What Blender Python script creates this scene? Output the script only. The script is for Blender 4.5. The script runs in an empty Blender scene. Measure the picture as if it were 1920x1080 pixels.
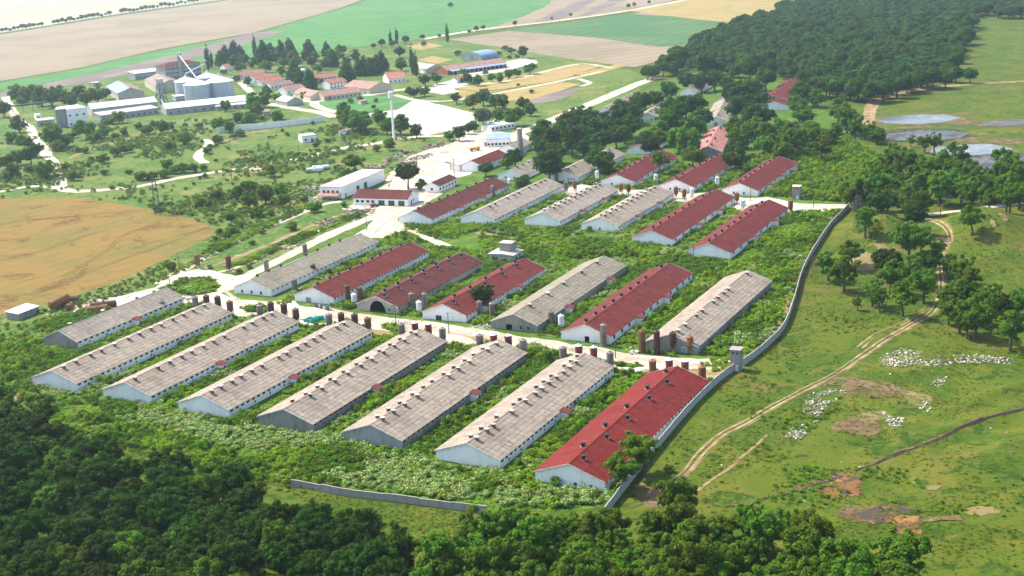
import bpy, math, random
import numpy as np
from mathutils import Matrix, Vector
R = math.radians
random.seed(7); RNG = np.random.default_rng(7)
SC = bpy.context.scene
COL = SC.collection

# ---------------------------------------------------------------- camera, sky, sun, exposure
CAM_H, CAM_F, CAM_P, CAM_R = 134.35, 2453.2, R(15.769), R(-3.121)
cam_data = bpy.data.cameras.new('camera')
cam = bpy.data.objects.new('camera', cam_data); COL.objects.link(cam)
cam_data.sensor_width = 36.0; cam_data.lens = 36.0 * CAM_F / 1920.0
cam_data.clip_start = 1.0; cam_data.clip_end = 40000.0
_c, _s = math.cos(CAM_P), math.sin(CAM_P)
FWD = np.array([0, _c, -_s]); _up = np.array([0, _s, _c]); _rt = np.array([1.0, 0, 0])
RT = math.cos(CAM_R) * _rt + math.sin(CAM_R) * _up
UP = -math.sin(CAM_R) * _rt + math.cos(CAM_R) * _up
_m = Matrix.Identity(4)
for i in range(3):
    _m[i][0], _m[i][1], _m[i][2] = RT[i], UP[i], -FWD[i]
_m[2][3] = CAM_H
cam.matrix_world = _m
SC.camera = cam

SUN_EL, SUN_AZ = 49.0, -56.0            # azimuth measured from +Y towards +X
world = bpy.data.worlds.new('World'); SC.world = world; world.use_nodes = True
wn = world.node_tree
bg = wn.nodes['Background']
sky = wn.nodes.new('ShaderNodeTexSky'); sky.sky_type = 'NISHITA'; sky.sun_disc = False
sky.sun_elevation = R(SUN_EL); sky.sun_rotation = R(SUN_AZ)
sky.air_density = 1.0; sky.dust_density = 2.0; sky.ozone_density = 1.0
wn.links.new(sky.outputs[0], bg.inputs[0]); bg.inputs[1].default_value = 0.15
sun_data = bpy.data.lights.new('sun', 'SUN'); sun_data.energy = 3.4; sun_data.angle = R(0.53)
sun_data.color = (1.0, 0.95, 0.87)
sun = bpy.data.objects.new('sun', sun_data); COL.objects.link(sun)
_sd = Vector((math.sin(R(SUN_AZ)) * math.cos(R(SUN_EL)), math.cos(R(SUN_AZ)) * math.cos(R(SUN_EL)), math.sin(R(SUN_EL))))
sun.rotation_euler = _sd.to_track_quat('Z', 'Y').to_euler()
SC.view_settings.view_transform = 'Standard'; SC.view_settings.look = 'None'
SC.view_settings.gamma = 1.0; SC.view_settings.use_curve_mapping = False
SC.view_settings.exposure = 1.32
SC.cycles.max_bounces = 5; SC.cycles.diffuse_bounces = 3; SC.cycles.glossy_bounces = 2
SC.cycles.transmission_bounces = 2; SC.cycles.volume_bounces = 1; SC.cycles.transparent_max_bounces = 8
SC.cycles.use_denoising = True

def G(px, py, z=0.0):
    """photo pixel (1920x1080) -> point of the place at height z"""
    v = FWD + (px - 960) / CAM_F * RT - (py - 540) / CAM_F * UP
    t = (z - CAM_H) / v[2]
    return np.array([v[0] * t, v[1] * t, z])
def PX(p):
    d = np.asarray(p, float) - np.array([0, 0, CAM_H])
    w = d @ FWD
    return 960 + CAM_F * (d @ RT) / w, 540 - CAM_F * (d @ UP) / w
def depth(p):
    return float((np.asarray(p, float) - np.array([0, 0, CAM_H])) @ FWD)

# ---------------------------------------------------------------- relief of the ground
def _bump(px, py, amp, sx, sy=None, rot=0.0):
    g = G(px, py); sy = sy or sx
    return (g[0], g[1], amp, sx, sy, math.cos(rot), math.sin(rot))
BUMPS = [_bump(1658, 440, 8.5, 7, 11, .5), _bump(1646, 490, 6.5, 6.5, 10, .4), _bump(1612, 505, 1.5, 8, 9),
         _bump(1850, 440, 8.0, 9, 12, .3), _bump(1800, 430, 2.0, 9, 9), _bump(1890, 425, 4.0, 12, 14),
         _bump(1830, 500, 2.6, 5, 14, -.9), _bump(1870, 555, 3.0, 6, 16, -.8), _bump(1800, 470, 1.6, 4, 12, -.6),
         _bump(1850, 745, 1.3, 1.6, 22, -1.02), _bump(1800, 800, 1.0, 1.8, 18, -1.05), _bump(1700, 700, .8, 3, 14, -1.0),
         _bump(1880, 850, 1.2, 4, 14, -.9), _bump(1790, 990, 1.4, 3, 12, 1.1), _bump(1690, 720, -.7, 8, 8), _bump(1560, 985, .9, 5, 6)]
def H(x, y):
    x = np.asarray(x, float); y = np.asarray(y, float)
    z = np.zeros(np.broadcast(x, y).shape)
    for bx, by, a, sx, sy, c, s in BUMPS:
        u = (x - bx) * c + (y - by) * s; v = -(x - bx) * s + (y - by) * c
        z = z + a * np.exp(-.5 * ((u / sx) ** 2 + (v / sy) ** 2))
    # gentle unevenness of the pasture right of the wall
    k = 1 / (1 + np.exp(-(x - (45 + (y - 290) * .55)) / 5.0)) * np.exp(-(np.maximum(0, y - 620) / 150) ** 2)
    z = z + k * (.28 * np.sin(x * .21 + 1.3 * np.sin(y * .09)) * np.sin(y * .17 + np.sin(x * .11)) + .12 * np.sin(x * .63 + y * .2) * np.sin(y * .51 - x * .1))
    return z
def hz(p): return float(H(p[0], p[1]))

# ---------------------------------------------------------------- helpers: nodes and materials
MAT = {}
def new_mat(name):
    m = bpy.data.materials.new(name); m.use_nodes = True
    nt = m.node_tree; b = nt.nodes['Principled BSDF']
    b.inputs['Specular IOR Level'].default_value = .25
    MAT[name] = m
    return m, nt, b
def noise(nt, vec, scale, detail=4, rough=.6, dist=0.0):
    n = nt.nodes.new('ShaderNodeTexNoise'); n.inputs['Scale'].default_value = scale
    n.inputs['Detail'].default_value = detail; n.inputs['Roughness'].default_value = rough
    n.inputs['Distortion'].default_value = dist
    if vec is not None: nt.links.new(vec, n.inputs['Vector'])
    return n.outputs['Fac']
def ramp(nt, fac, lo, hi):
    r = nt.nodes.new('ShaderNodeMapRange'); r.inputs['From Min'].default_value = lo; r.inputs['From Max'].default_value = hi
    r.interpolation_type = 'SMOOTHSTEP'
    nt.links.new(fac, r.inputs['Value']); return r.outputs['Result']
def mix(nt, fac, a, b, kind='MIX'):
    m = nt.nodes.new('ShaderNodeMix'); m.data_type = 'RGBA'; m.blend_type = kind
    for sock, v in ((m.inputs[0], fac), (m.inputs[6], a), (m.inputs[7], b)):
        if isinstance(v, (int, float)): sock.default_value = v
        elif isinstance(v, tuple): sock.default_value = (*v, 1) if len(v) == 3 else v
        else: nt.links.new(v, sock)
    return m.outputs[2]
def mul(nt, a, b, op='MULTIPLY'):
    m = nt.nodes.new('ShaderNodeMath'); m.operation = op
    for i, v in enumerate((a, b)):
        if isinstance(v, (int, float)): m.inputs[i].default_value = v
        else: nt.links.new(v, m.inputs[i])
    return m.outputs[0]
def posn(nt): return nt.nodes.new('ShaderNodeNewGeometry').outputs['Position']
def objc(nt): return nt.nodes.new('ShaderNodeTexCoord').outputs['Object']
def scalev(nt, v, s, rotz=0.0):
    m = nt.nodes.new('ShaderNodeMapping'); m.inputs['Scale'].default_value = s; m.inputs['Rotation'].default_value = (0, 0, rotz)
    nt.links.new(v, m.inputs['Vector']); return m.outputs[0]
def attr(nt, name):
    a = nt.nodes.new('ShaderNodeAttribute'); a.attribute_name = name; return a.outputs['Fac']
def orand(nt): return nt.nodes.new('ShaderNodeObjectInfo').outputs['Random']
def bump(nt, b, h, strength=.4, dist=.3):
    n = nt.nodes.new('ShaderNodeBump'); n.inputs['Strength'].default_value = strength; n.inputs['Distance'].default_value = dist
    nt.links.new(h, n.inputs['Height']); nt.links.new(n.outputs[0], b.inputs['Normal'])

def soil_mat(name, base, spots, rough=.95, bumpy=.5, rows=None):
    """base colour with layers (colour, noise scale, lo, hi, distortion)"""
    m, nt, b = new_mat(name); p = posn(nt)
    c = base
    last = None
    for col, sc, lo, hi, *d in spots:
        f = ramp(nt, noise(nt, p, sc, 6, .62, d[0] if d else .3), lo, hi)
        c = mix(nt, f, c, col); last = f
    if rows:                                             # drilling rows and tramlines of the crop
        ang, gap, amt = rows
        w = nt.nodes.new('ShaderNodeTexWave'); w.bands_direction = 'X'; w.inputs['Scale'].default_value = 1.0; w.inputs['Distortion'].default_value = 1.2; w.inputs['Detail'].default_value = 2
        nt.links.new(scalev(nt, p, (.314 / gap,) * 3, ang), w.inputs['Vector'])
        c = mix(nt, mul(nt, ramp(nt, w.outputs['Fac'], .55, .95), amt), c, tuple(v * .55 for v in base))
    fine = noise(nt, p, 1.7, 5, .7)
    c = mix(nt, .75, c, mix(nt, fine, (.35, .35, .35), (1.6, 1.6, 1.6)), 'MULTIPLY')
    nt.links.new(c, b.inputs['Base Color']); b.inputs['Roughness'].default_value = rough
    b.inputs['Specular IOR Level'].default_value = .08
    bump(nt, b, noise(nt, p, .9, 6, .7), bumpy, .5)
    return m
def plain_mat(name, base, dark=None, scale=.6, lo=.4, hi=.7, rough=.8, metal=0.0, vary=.0, bumpy=0.0, streak=False):
    m, nt, b = new_mat(name); p = objc(nt)
    dark = dark or tuple(v * .7 for v in base)
    v = scalev(nt, p, (1, 1, .25)) if streak else p
    c = mix(nt, ramp(nt, noise(nt, v, scale, 6, .65, .4), lo, hi), base, dark)
    c = mix(nt, .5, c, mix(nt, noise(nt, p, scale * 9, 4, .7), (.6, .6, .6), (1.35, 1.35, 1.35)), 'MULTIPLY')
    if vary:
        r = orand(nt); c = mix(nt, 1.0, c, mix(nt, r, (1 - vary,) * 3, (1 + vary,) * 3), 'MULTIPLY')
    nt.links.new(c, b.inputs['Base Color']); b.inputs['Roughness'].default_value = rough; b.inputs['Metallic'].default_value = metal
    if bumpy: bump(nt, b, noise(nt, p, scale * 6, 5, .7), bumpy, .1)
    return m
def leaf_mat(name, dark, light, trans=.25, vary=.25, flower=None):
    m, nt, b = new_mat(name)
    t = attr(nt, 'tone')
    c = mix(nt, t, dark, light)
    if flower: c = mix(nt, ramp(nt, t, .45, .6), c, flower)
    r = orand(nt)
    hs = nt.nodes.new('ShaderNodeHueSaturation')
    nt.links.new(mul(nt, mul(nt, r, .05), .475, 'ADD'), hs.inputs['Hue'])
    nt.links.new(mul(nt, mul(nt, r, 2 * vary), 1 - vary, 'ADD'), hs.inputs['Value'])
    nt.links.new(c, hs.inputs['Color'])
    c = hs.outputs[0]
    nt.links.new(c, b.inputs['Base Color']); b.inputs['Roughness'].default_value = .75
    b.inputs['Specular IOR Level'].default_value = .06
    tr = nt.nodes.new('ShaderNodeBsdfTranslucent'); nt.links.new(c, tr.inputs['Color'])
    ms = nt.nodes.new('ShaderNodeMixShader'); ms.inputs[0].default_value = trans
    nt.links.new(b.outputs[0], ms.inputs[1]); nt.links.new(tr.outputs[0], ms.inputs[2])
    nt.links.new(ms.outputs[0], nt.nodes['Material Output'].inputs['Surface'])
    return m

# ---------------------------------------------------------------- helpers: meshes and objects
class MB:
    def __init__(s): s.v = []; s.f = []; s.mi = []; s.tone = []
    def add(s, vs, fs, mi=0, tone=.5):
        o = len(s.v); s.v += [tuple(map(float, p)) for p in vs]
        for f in fs: s.f.append([o + i for i in f]); s.mi.append(mi); s.tone.append(tone)
    def box(s, x0, x1, y0, y1, z0, z1, mi=0, tone=.5, M=None):
        vs = [(x, y, z) for z in (z0, z1) for y in (y0, y1) for x in (x0, x1)]
        if M is not None: vs = [tuple(M @ Vector(p)) for p in vs]
        s.add(vs, [(0, 2, 3, 1), (4, 5, 7, 6), (0, 1, 5, 4), (2, 6, 7, 3), (0, 4, 6, 2), (1, 3, 7, 5)], mi, tone)
    def prism(s, poly, d, mi=0, tone=.5):
        """poly: list of 3d points (counter-clockwise seen from outside), extruded by vector d"""
        n = len(poly); p = [np.array(q, float) for q in poly]; q = [a + np.array(d, float) for a in p]
        s.add(p + q, [tuple(range(n)), tuple(range(2 * n - 1, n - 1, -1))] + [(i, i + n, (i + 1) % n + n, (i + 1) % n) for i in range(n)], mi, tone)
    def tube(s, a, b, ra, rb, n=10, mi=0, caps=True, tone=.5):
        a = Vector(a); b = Vector(b); d = (b - a).normalized()
        u = d.orthogonal().normalized(); w = d.cross(u)
        vs = []
        for c, r in ((a, ra), (b, rb)):
            for i in range(n):
                t = 2 * math.pi * i / n; vs.append(c + u * (r * math.cos(t)) + w * (r * math.sin(t)))
        fs = [(i, (i + 1) % n, n + (i + 1) % n, n + i) for i in range(n)]
        if caps: fs += [tuple(range(n - 1, -1, -1)), tuple(range(n, 2 * n))]
        s.add(vs, fs, mi, tone)
    def lathe(s, prof, n=16, mi=0, cx=0, cy=0, tone=.5):
        """prof: list of (r, z) from bottom to top"""
        vs = []; 
        for r, z in prof:
            for i in range(n):
                t = 2 * math.pi * i / n; vs.append((cx + r * math.cos(t), cy + r * math.sin(t), z))
        fs = []
        for k in range(len(prof) - 1):
            for i in range(n):
                fs.append((k * n + i, k * n + (i + 1) % n, (k + 1) * n + (i + 1) % n, (k + 1) * n + i))
        fs += [tuple(range(n - 1, -1, -1)), tuple((len(prof) - 1) * n + i for i in range(n))]
        s.add(vs, fs, mi, tone)
    def mesh(s, name, mats):
        me = bpy.data.meshes.new(name); me.from_pydata(s.v, [], s.f)
        for m in (mats if isinstance(mats, (list, tuple)) else [mats]): me.materials.append(MAT[m])
        me.polygons.foreach_set('material_index', s.mi)
        a = me.attributes.new('tone', 'FLOAT', 'FACE'); a.data.foreach_set('value', np.array(s.tone, np.float32))
        me.update(); return me
    def build(s, name, mats, parent=None): return obj(name, s.mesh(name, mats), parent)
def obj(name, me, parent=None, loc=None, rotz=0.0):
    o = bpy.data.objects.new(name, me); COL.objects.link(o)
    if parent is not None: o.parent = parent
    if loc is not None: o.location = loc
    if rotz: o.rotation_euler = (0, 0, rotz)
    return o
def tag(o, label=None, cat=None, group=None, kind=None):
    if label: o['label'] = label
    if cat: o['category'] = cat
    if group: o['group'] = group
    if kind: o['kind'] = kind
    return o
def thing(name, label, cat, loc=(0, 0, 0), rotz=0.0, group=None):
    o = bpy.data.objects.new(name, None); COL.objects.link(o); o.empty_display_size = .5
    o.location = loc; o.rotation_euler = (0, 0, rotz)
    return tag(o, label, cat, group)
def quads_mesh(name, V, tone, mats, tri=False):
    """V (n,4,3) quads -> mesh, fast"""
    n = len(V); k = V.shape[1]
    me = bpy.data.meshes.new(name)
    me.vertices.add(n * k); me.vertices.foreach_set('co', V.reshape(-1).astype(np.float32))
    me.loops.add(n * k); me.loops.foreach_set('vertex_index', np.arange(n * k, dtype=np.int32))
    me.polygons.add(n); me.polygons.foreach_set('loop_start', np.arange(0, n * k, k, dtype=np.int32))
    me.polygons.foreach_set('loop_total', np.full(n, k, np.int32))
    me.materials.append(MAT[mats])
    me.update(calc_edges=True)
    a = me.attributes.new('tone', 'FLOAT', 'FACE'); a.data.foreach_set('value', tone.astype(np.float32))
    return me
ORD = ['first', 'second', 'third', 'fourth', 'fifth', 'sixth', 'seventh', 'eighth', 'ninth', 'tenth', 'eleventh', 'twelfth', 'thirteenth', 'fourteenth', 'fifteenth', 'sixteenth', 'seventeenth', 'eighteenth', 'nineteenth', 'twentieth']
LAND = []          # (phrase, x, y): landmarks that labels refer to

# ---------------------------------------------------------------- materials
soil_mat('pasture', (.078, .100, .008), [((.046, .082, .006), .035, .44, .56), ((.108, .106, .013), .05, .52, .62, 1.2), ((.028, .060, .005), .13, .53, .61, 1.2), ((.120, .088, .026), .028, .58, .66, 1.4), ((.070, .098, .010), .4, .5, .62, .6)])
soil_mat('meadow', (.090, .130, .024), [((.045, .105, .014), .020, .46, .56), ((.170, .155, .050), .030, .53, .63, .8), ((.036, .080, .011), .09, .54, .62, .8), ((.13, .16, .03), .3, .5, .6, .5)])
soil_mat('weed_ground', (.052, .110, .010), [((.095, .145, .016), .12, .48, .6, .8), ((.130, .110, .040), .06, .60, .68, .8)])
soil_mat('wheat', (.195, .122, .027), [((.140, .116, .025), .020, .45, .6), ((.110, .060, .016), .045, .52, .66, 1.2), ((.18, .122, .034), .4, .5, .62, .6)], bumpy=.6, rows=(.6, 9, .16))
soil_mat('tyre_mark', (.33, .275, .20), [((.40, .34, .25), .4, .42, .6, 1.0)], bumpy=.2)
soil_mat('tramline', (.10, .062, .018), [((.14, .088, .02), .3, .45, .6)])
soil_mat('gold_crop', (.30, .21, .080), [((.23, .19, .06), .03, .45, .6)], rows=(.8, 12, .25))
soil_mat('stubble', (.250, .190, .118), [((.195, .155, .095), .006, .42, .6), ((.235, .19, .14), .03, .5, .65)], rows=(.9, 22, .35))
soil_mat('pale_stubble', (.34, .29, .20), [((.26, .25, .16), .004, .42, .6)])
soil_mat('green_crop', (.060, .165, .040), [((.080, .185, .048), .006, .42, .6), ((.050, .140, .036), .03, .5, .65)], rows=(.7, 26, .30))
soil_mat('dark_crop', (.055, .125, .042), [((.09, .14, .05), .008, .45, .62), ((.20, .17, .11), .012, .6, .7)], rows=(.5, 20, .3))
soil_mat('ploughed', (.145, .110, .100), [((.19, .15, .125), .02, .45, .6)])
soil_mat('concrete_ground', (.46, .395, .30), [((.36, .285, .19), .05, .46, .62, .8), ((.54, .49, .41), .11, .52, .62), ((.22, .19, .10), .07, .62, .68, 1.0), ((.30, .23, .14), .35, .56, .64, 1.0)], bumpy=.3)
soil_mat('asphalt_lot', (.42, .38, .32), [((.40, .36, .30), .04, .48, .62), ((.16, .18, .07), .06, .62, .67)], bumpy=.15)
soil_mat('dirt_road', (.23, .160, .080), [((.15, .098, .042), .12, .46, .62), ((.33, .245, .135), .2, .5, .62)], bumpy=.3)
soil_mat('brown_soil', (.130, .086, .042), [((.19, .135, .070), .14, .48, .62, 1.0), ((.060, .076, .012), .16, .50, .58, 1.2), ((.085, .052, .026), .3, .52, .62)])
soil_mat('dry_grass', (.190, .140, .060), [((.10, .110, .030), .12, .48, .6)])
soil_mat('orange_mud', (.165, .078, .030), [((.060, .048, .040), .15, .45, .58, 1.0), ((.24, .125, .045), .22, .54, .62), ((.05, .07, .012), .2, .56, .62, 1.2)])
soil_mat('dark_mud', (.030, .026, .020), [((.055, .050, .030), .3, .45, .62)], rough=.9)
m, nt, b = new_mat('pond_water')
nt.links.new(mix(nt, ramp(nt, noise(nt, posn(nt), .07, 4, .6, 1.0), .45, .6), (.07, .07, .06), (.16, .155, .14)), b.inputs['Base Color'])
b.inputs['Roughness'].default_value = .22; b.inputs['Specular IOR Level'].default_value = .35
bump(nt, b, noise(nt, posn(nt), 1.2, 3), .03, .05)
m, nt, b = new_mat('scum_water')
nt.links.new(mix(nt, ramp(nt, noise(nt, posn(nt), .10, 6, .7, 1.5), .42, .6), (.11, .11, .11), (.045, .045, .045)), b.inputs['Base Color'])
b.inputs['Roughness'].default_value = .65; b.inputs['Specular IOR Level'].default_value = .08

def roof_grey(name, base):
    m, nt, b = new_mat(name); p = objc(nt)
    t = attr(nt, 'tone')
    c = mix(nt, t, tuple(v * .74 for v in base), tuple(v * 1.22 for v in base))
    # run-off streaks down the slope and lichen blotches of the old fibre-cement sheets
    st = ramp(nt, noise(nt, scalev(nt, p, (.09, 1.6, .09)), 1.1, 5, .7), .40, .72)
    c = mix(nt, mul(nt, st, .74), c, (.120, .100, .078))
    bl = ramp(nt, noise(nt, p, .11, 6, .7, 1.0), .50, .66)
    c = mix(nt, mul(nt, bl, .5), c, tuple(v * .5 for v in base))
    ag = ramp(nt, noise(nt, scalev(nt, p, (.5, .05, .5)), 1.0, 4, .6), .5, .75)
    c = mix(nt, mul(nt, ag, .5), c, (.16, .14, .095))
    wh = ramp(nt, noise(nt, scalev(nt, p, (.22, .9, .22)), .8, 4, .7, .5), .66, .74)
    c = mix(nt, mul(nt, wh, .6), c, (.46, .43, .39))
    nt.links.new(c, b.inputs['Base Color']); b.inputs['Roughness'].default_value = .9
    w = nt.nodes.new('ShaderNodeTexWave'); w.bands_direction = 'Y'; w.inputs['Scale'].default_value = 1.8; w.inputs['Distortion'].default_value = 0
    nt.links.new(p, w.inputs['Vector']); bump(nt, b, w.outputs['Fac'], .5, .05)
    return m
roof_grey('roof_grey', (.310, .246, .182)); roof_grey('roof_grey_dark', (.305, .252, .192)); roof_grey('roof_grey_olive', (.255, .218, .152))
def roof_red(name, base, old):
    m, nt, b = new_mat(name); p = objc(nt)
    c = mix(nt, attr(nt, 'tone'), tuple(v * .72 for v in base), tuple(v * 1.28 for v in base))
    c = mix(nt, mul(nt, ramp(nt, noise(nt, scalev(nt, p, (.12, .9, .12)), 1.0, 5, .65), .42, .68), .75), c, old)
    c = mix(nt, mul(nt, ramp(nt, noise(nt, p, .16, 5, .7, .8), .5, .72), .5), c, tuple(v * .50 for v in base))
    c = mix(nt, mul(nt, ramp(nt, noise(nt, scalev(nt, p, (.35, 1.2, .35)), .5, 5, .7, .5), .60, .70), .55), c, (.20, .085, .075))
    c = mix(nt, .35, c, mix(nt, noise(nt, p, 3.0, 3, .7), (.6, .6, .6), (1.4, 1.4, 1.4)), 'MULTIPLY')
    nt.links.new(c, b.inputs['Base Color']); b.inputs['Roughness'].default_value = .8; b.inputs['Specular IOR Level'].default_value = .10
    w = nt.nodes.new('ShaderNodeTexWave'); w.bands_direction = 'Y'; w.inputs['Scale'].default_value = 2.2; w.inputs['Distortion'].default_value = 0
    nt.links.new(p, w.inputs['Vector']); bump(nt, b, w.outputs['Fac'], .5, .05)
roof_red('roof_red', (.124, .017, .014), (.125, .042, .032)); roof_red('roof_red_dark', (.092, .019, .016), (.095, .040, .031))
roof_red('roof_red_bright', (.150, .013, .010), (.130, .030, .022)); roof_red('roof_pink', (.36, .135, .105), (.44, .25, .21))
roof_red('roof_tile', (.40, .155, .100), (.33, .16, .115)); roof_red('roof_tile_old', (.33, .185, .140), (.26, .18, .14))
def wall_mat(name, base, stain, amount=.6):
    m, nt, b = new_mat(name); p = objc(nt)
    c = mix(nt, mul(nt, ramp(nt, noise(nt, scalev(nt, p, (1, 1, .3)), .5, 6, .7, .6), .46, .72), amount), base, stain)
    c = mix(nt, .4, c, mix(nt, noise(nt, p, 2.6, 5, .75), (.6, .6, .6), (1.3, 1.3, 1.3)), 'MULTIPLY')
    nt.links.new(c, b.inputs['Base Color']); b.inputs['Roughness'].default_value = .9
    return m
wall_mat('wall_white', (.88, .86, .82), (.66, .62, .56), .5); wall_mat('wall_concrete', (.27, .25, .225), (.13, .12, .105), .8)
wall_mat('wall_cream', (.46, .41, .335), (.24, .21, .175), .8); wall_mat('wall_brick', (.30, .10, .06), (.20, .08, .06), .6)
wall_mat('wall_yellow', (.56, .47, .33), (.38, .32, .24), .5); wall_mat('wall_grey', (.34, .33, .32), (.20, .19, .18), .7)
wall_mat('fence_concrete', (.37, .35, .315), (.20, .185, .16), .8)
plain_mat('white_paint', (.74, .74, .72), (.55, .53, .50)); plain_mat('trim_white', (.72, .70, .67), (.5, .48, .45))
plain_mat('vent_cap', (.46, .43, .40), (.26, .22, .19), vary=.25); plain_mat('vent_brick', (.21, .095, .060), (.10, .06, .045), vary=.3)
plain_mat('vent_black', (.018, .018, .02), (.03, .03, .03), rough=.5); plain_mat('zinc', (.42, .43, .44), (.32, .33, .34), rough=.4, metal=.6)
plain_mat('dark_pane', (.016, .017, .020), (.03, .03, .032), rough=.25); plain_mat('dark_inside', (.02, .018, .016), (.012, .011, .01))  # dark_inside: interior shade put into the colour; also used for black doors
plain_mat('rust', (.135, .058, .030), (.060, .032, .022), scale=.8, vary=.3, streak=True); plain_mat('rust_orange', (.23, .100, .030), (.12, .055, .025), scale=.9, streak=True)
plain_mat('silo_red', (.270, .040, .026), (.150, .040, .028), scale=.7, vary=.2, streak=True); plain_mat('silo_brown', (.085, .030, .022), (.045, .024, .020), scale=.7, vary=.2, streak=True)
plain_mat('silo_grey', (.215, .180, .150), (.110, .075, .055), scale=.8, vary=.2, streak=True); plain_mat('silo_white', (.66, .68, .70), (.45, .47, .49), rough=.45, metal=.2)
plain_mat('green_door', (.030, .115, .055), (.02, .08, .04)); plain_mat('red_door', (.33, .05, .035)); plain_mat('grey_door', (.30, .29, .29), (.2, .2, .2))
plain_mat('teal', (.03, .42, .40), (.02, .30, .30)); plain_mat('yellow_paint', (.60, .26, .03), (.35, .16, .03)); plain_mat('tyre', (.02, .02, .02))
plain_mat('blue_roof', (.17, .25, .34), (.25, .31, .38), scale=.2); plain_mat('white_roof', (.66, .67, .68), (.54, .54, .54), scale=.15); plain_mat('flat_roof', (.40, .36, .31), (.27, .24, .21), scale=.2)
plain_mat('brown_roof', (.24, .165, .125), (.17, .12, .10), scale=.3); plain_mat('steel_silo', (.50, .52, .55), (.38, .40, .43), rough=.35, metal=.5)
plain_mat('wood_pole', (.14, .105, .075), (.08, .06, .045)); plain_mat('bark', (.090, .070, .052), (.05, .04, .03), scale=2.0, bumpy=.4)
plain_mat('rubble', (.46, .42, .36), (.22, .19, .155), scale=1.6, vary=.45); plain_mat('scrap', (.20, .145, .115), (.07, .055, .05), scale=1.2, vary=.5)
plain_mat('car_white', (.75, .76, .77), (.70, .70, .71), rough=.25); plain_mat('dark_steel', (.10, .105, .11), (.05, .05, .055), rough=.5, metal=.5)
leaf_mat('leaf_forest', (.014, .042, .004), (.064, .118, .009), .36, .22)
leaf_mat('leaf_far', (.026, .066, .010), (.082, .150, .018), .36, .22)
leaf_mat('leaf_mid', (.044, .105, .007), (.160, .255, .017), .42, .25)
leaf_mat('leaf_bright', (.056, .125, .006), (.180, .275, .015), .42, .2)
leaf_mat('leaf_dark', (.024, .062, .009), (.080, .142, .016), .34, .25)
leaf_mat('leaf_silver', (.060, .085, .040), (.125, .150, .080), .2, .1)
leaf_mat('weed_green', (.105, .200, .006), (.310, .440, .018), .46, .25)
leaf_mat('weed_deep', (.046, .112, .006), (.170, .275, .014), .42, .28)
leaf_mat('weed_flower', (.080, .170, .016), (.20, .31, .05), .42, .15, flower=(.50, .56, .22))
leaf_mat('leaf_soft', (.078, .138, .016), (.200, .270, .040), .42, .25)
leaf_mat('grass_blade', (.095, .130, .010), (.185, .195, .020), .5, .35)

# ---------------------------------------------------------------- ground, fields, roads, water
def grid_axis(lo, hi, step, far, grow=1.35):
    a = list(np.arange(lo, hi + .1, step)); s = step
    while a[-1] < far: s *= grow; a.append(a[-1] + s)
    s = step; b = []; x = lo
    while x > -far: s *= grow; x -= s; b.append(x)
    return np.array(b[::-1] + a)
def build_ground():
    X = grid_axis(-60, 330, 2.0, 12000); Y = grid_axis(190, 800, 2.0, 12000)
    xx, yy = np.meshgrid(X, Y); zz = H(xx, yy)
    nx, ny = len(X), len(Y)
    me = bpy.data.meshes.new('ground')
    V = np.stack([xx, yy, zz], -1).reshape(-1, 3)
    i = np.arange(nx * ny).reshape(ny, nx)
    F = np.stack([i[:-1, :-1], i[:-1, 1:], i[1:, 1:], i[1:, :-1]], -1).reshape(-1, 4)
    me.vertices.add(len(V)); me.vertices.foreach_set('co', V.reshape(-1).astype(np.float32))
    me.loops.add(F.size); me.loops.foreach_set('vertex_index', F.reshape(-1).astype(np.int32))
    me.polygons.add(len(F)); me.polygons.foreach_set('loop_start', np.arange(0, F.size, 4, dtype=np.int32)); me.polygons.foreach_set('loop_total', np.full(len(F), 4, np.int32))
    me.polygons.foreach_set('use_smooth', np.ones(len(F), bool))
    me.materials.append(MAT['pasture']); me.update(calc_edges=True)
    return tag(obj('ground', me), 'green pasture spreading under and around the whole farm', None, None, 'structure')
build_ground()
from mathutils.geometry import tessellate_polygon, delaunay_2d_cdt
def ragged(P, seg, jit, rng):
    out = []
    n = len(P)
    for i in range(n):
        a, b = np.array(P[i]), np.array(P[(i + 1) % n]); L = np.linalg.norm(b - a); k = max(1, int(L / seg))
        nrm = np.array([-(b - a)[1], (b - a)[0]]) / max(L, 1e-6)
        j0 = 0
        for t in range(k):
            j0 = .6 * j0 + rng.normal() * jit * .6
            out.append(a + (b - a) * t / k + nrm * (j0 if t else 0))
    return out
def sheet(name, px, mat, z, seg=4.0, jit=.7, label=None, parent=None):
    """flat area of ground given by its outline in the photograph, laid at its real place"""
    rng = np.random.default_rng(len(px) * 31 + int(abs(px[0][0])))
    P = [G(*p)[:2] for p in px]
    d = np.median([np.hypot(*p) for p in P])
    P = ragged(P, seg * max(1, d / 700), jit, rng)
    tris = tessellate_polygon([[Vector((p[0], p[1], 0)) for p in P]])
    me = bpy.data.meshes.new(name)
    V = [(p[0], p[1], z + (float(H(p[0], p[1])) if p[0] > 30 else 0)) for p in P]
    fs = []
    for t in tris:
        a, b, c = (np.array(V[i][:2]) for i in t)
        cr = (b - a)[0] * (c - a)[1] - (b - a)[1] * (c - a)[0]
        fs.append(tuple(t) if cr > 0 else tuple(reversed(t)))
    me.from_pydata(V, [], fs); me.materials.append(MAT[mat]); me.update()
    return tag(obj(name, me), label, None, None, 'structure')
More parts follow.
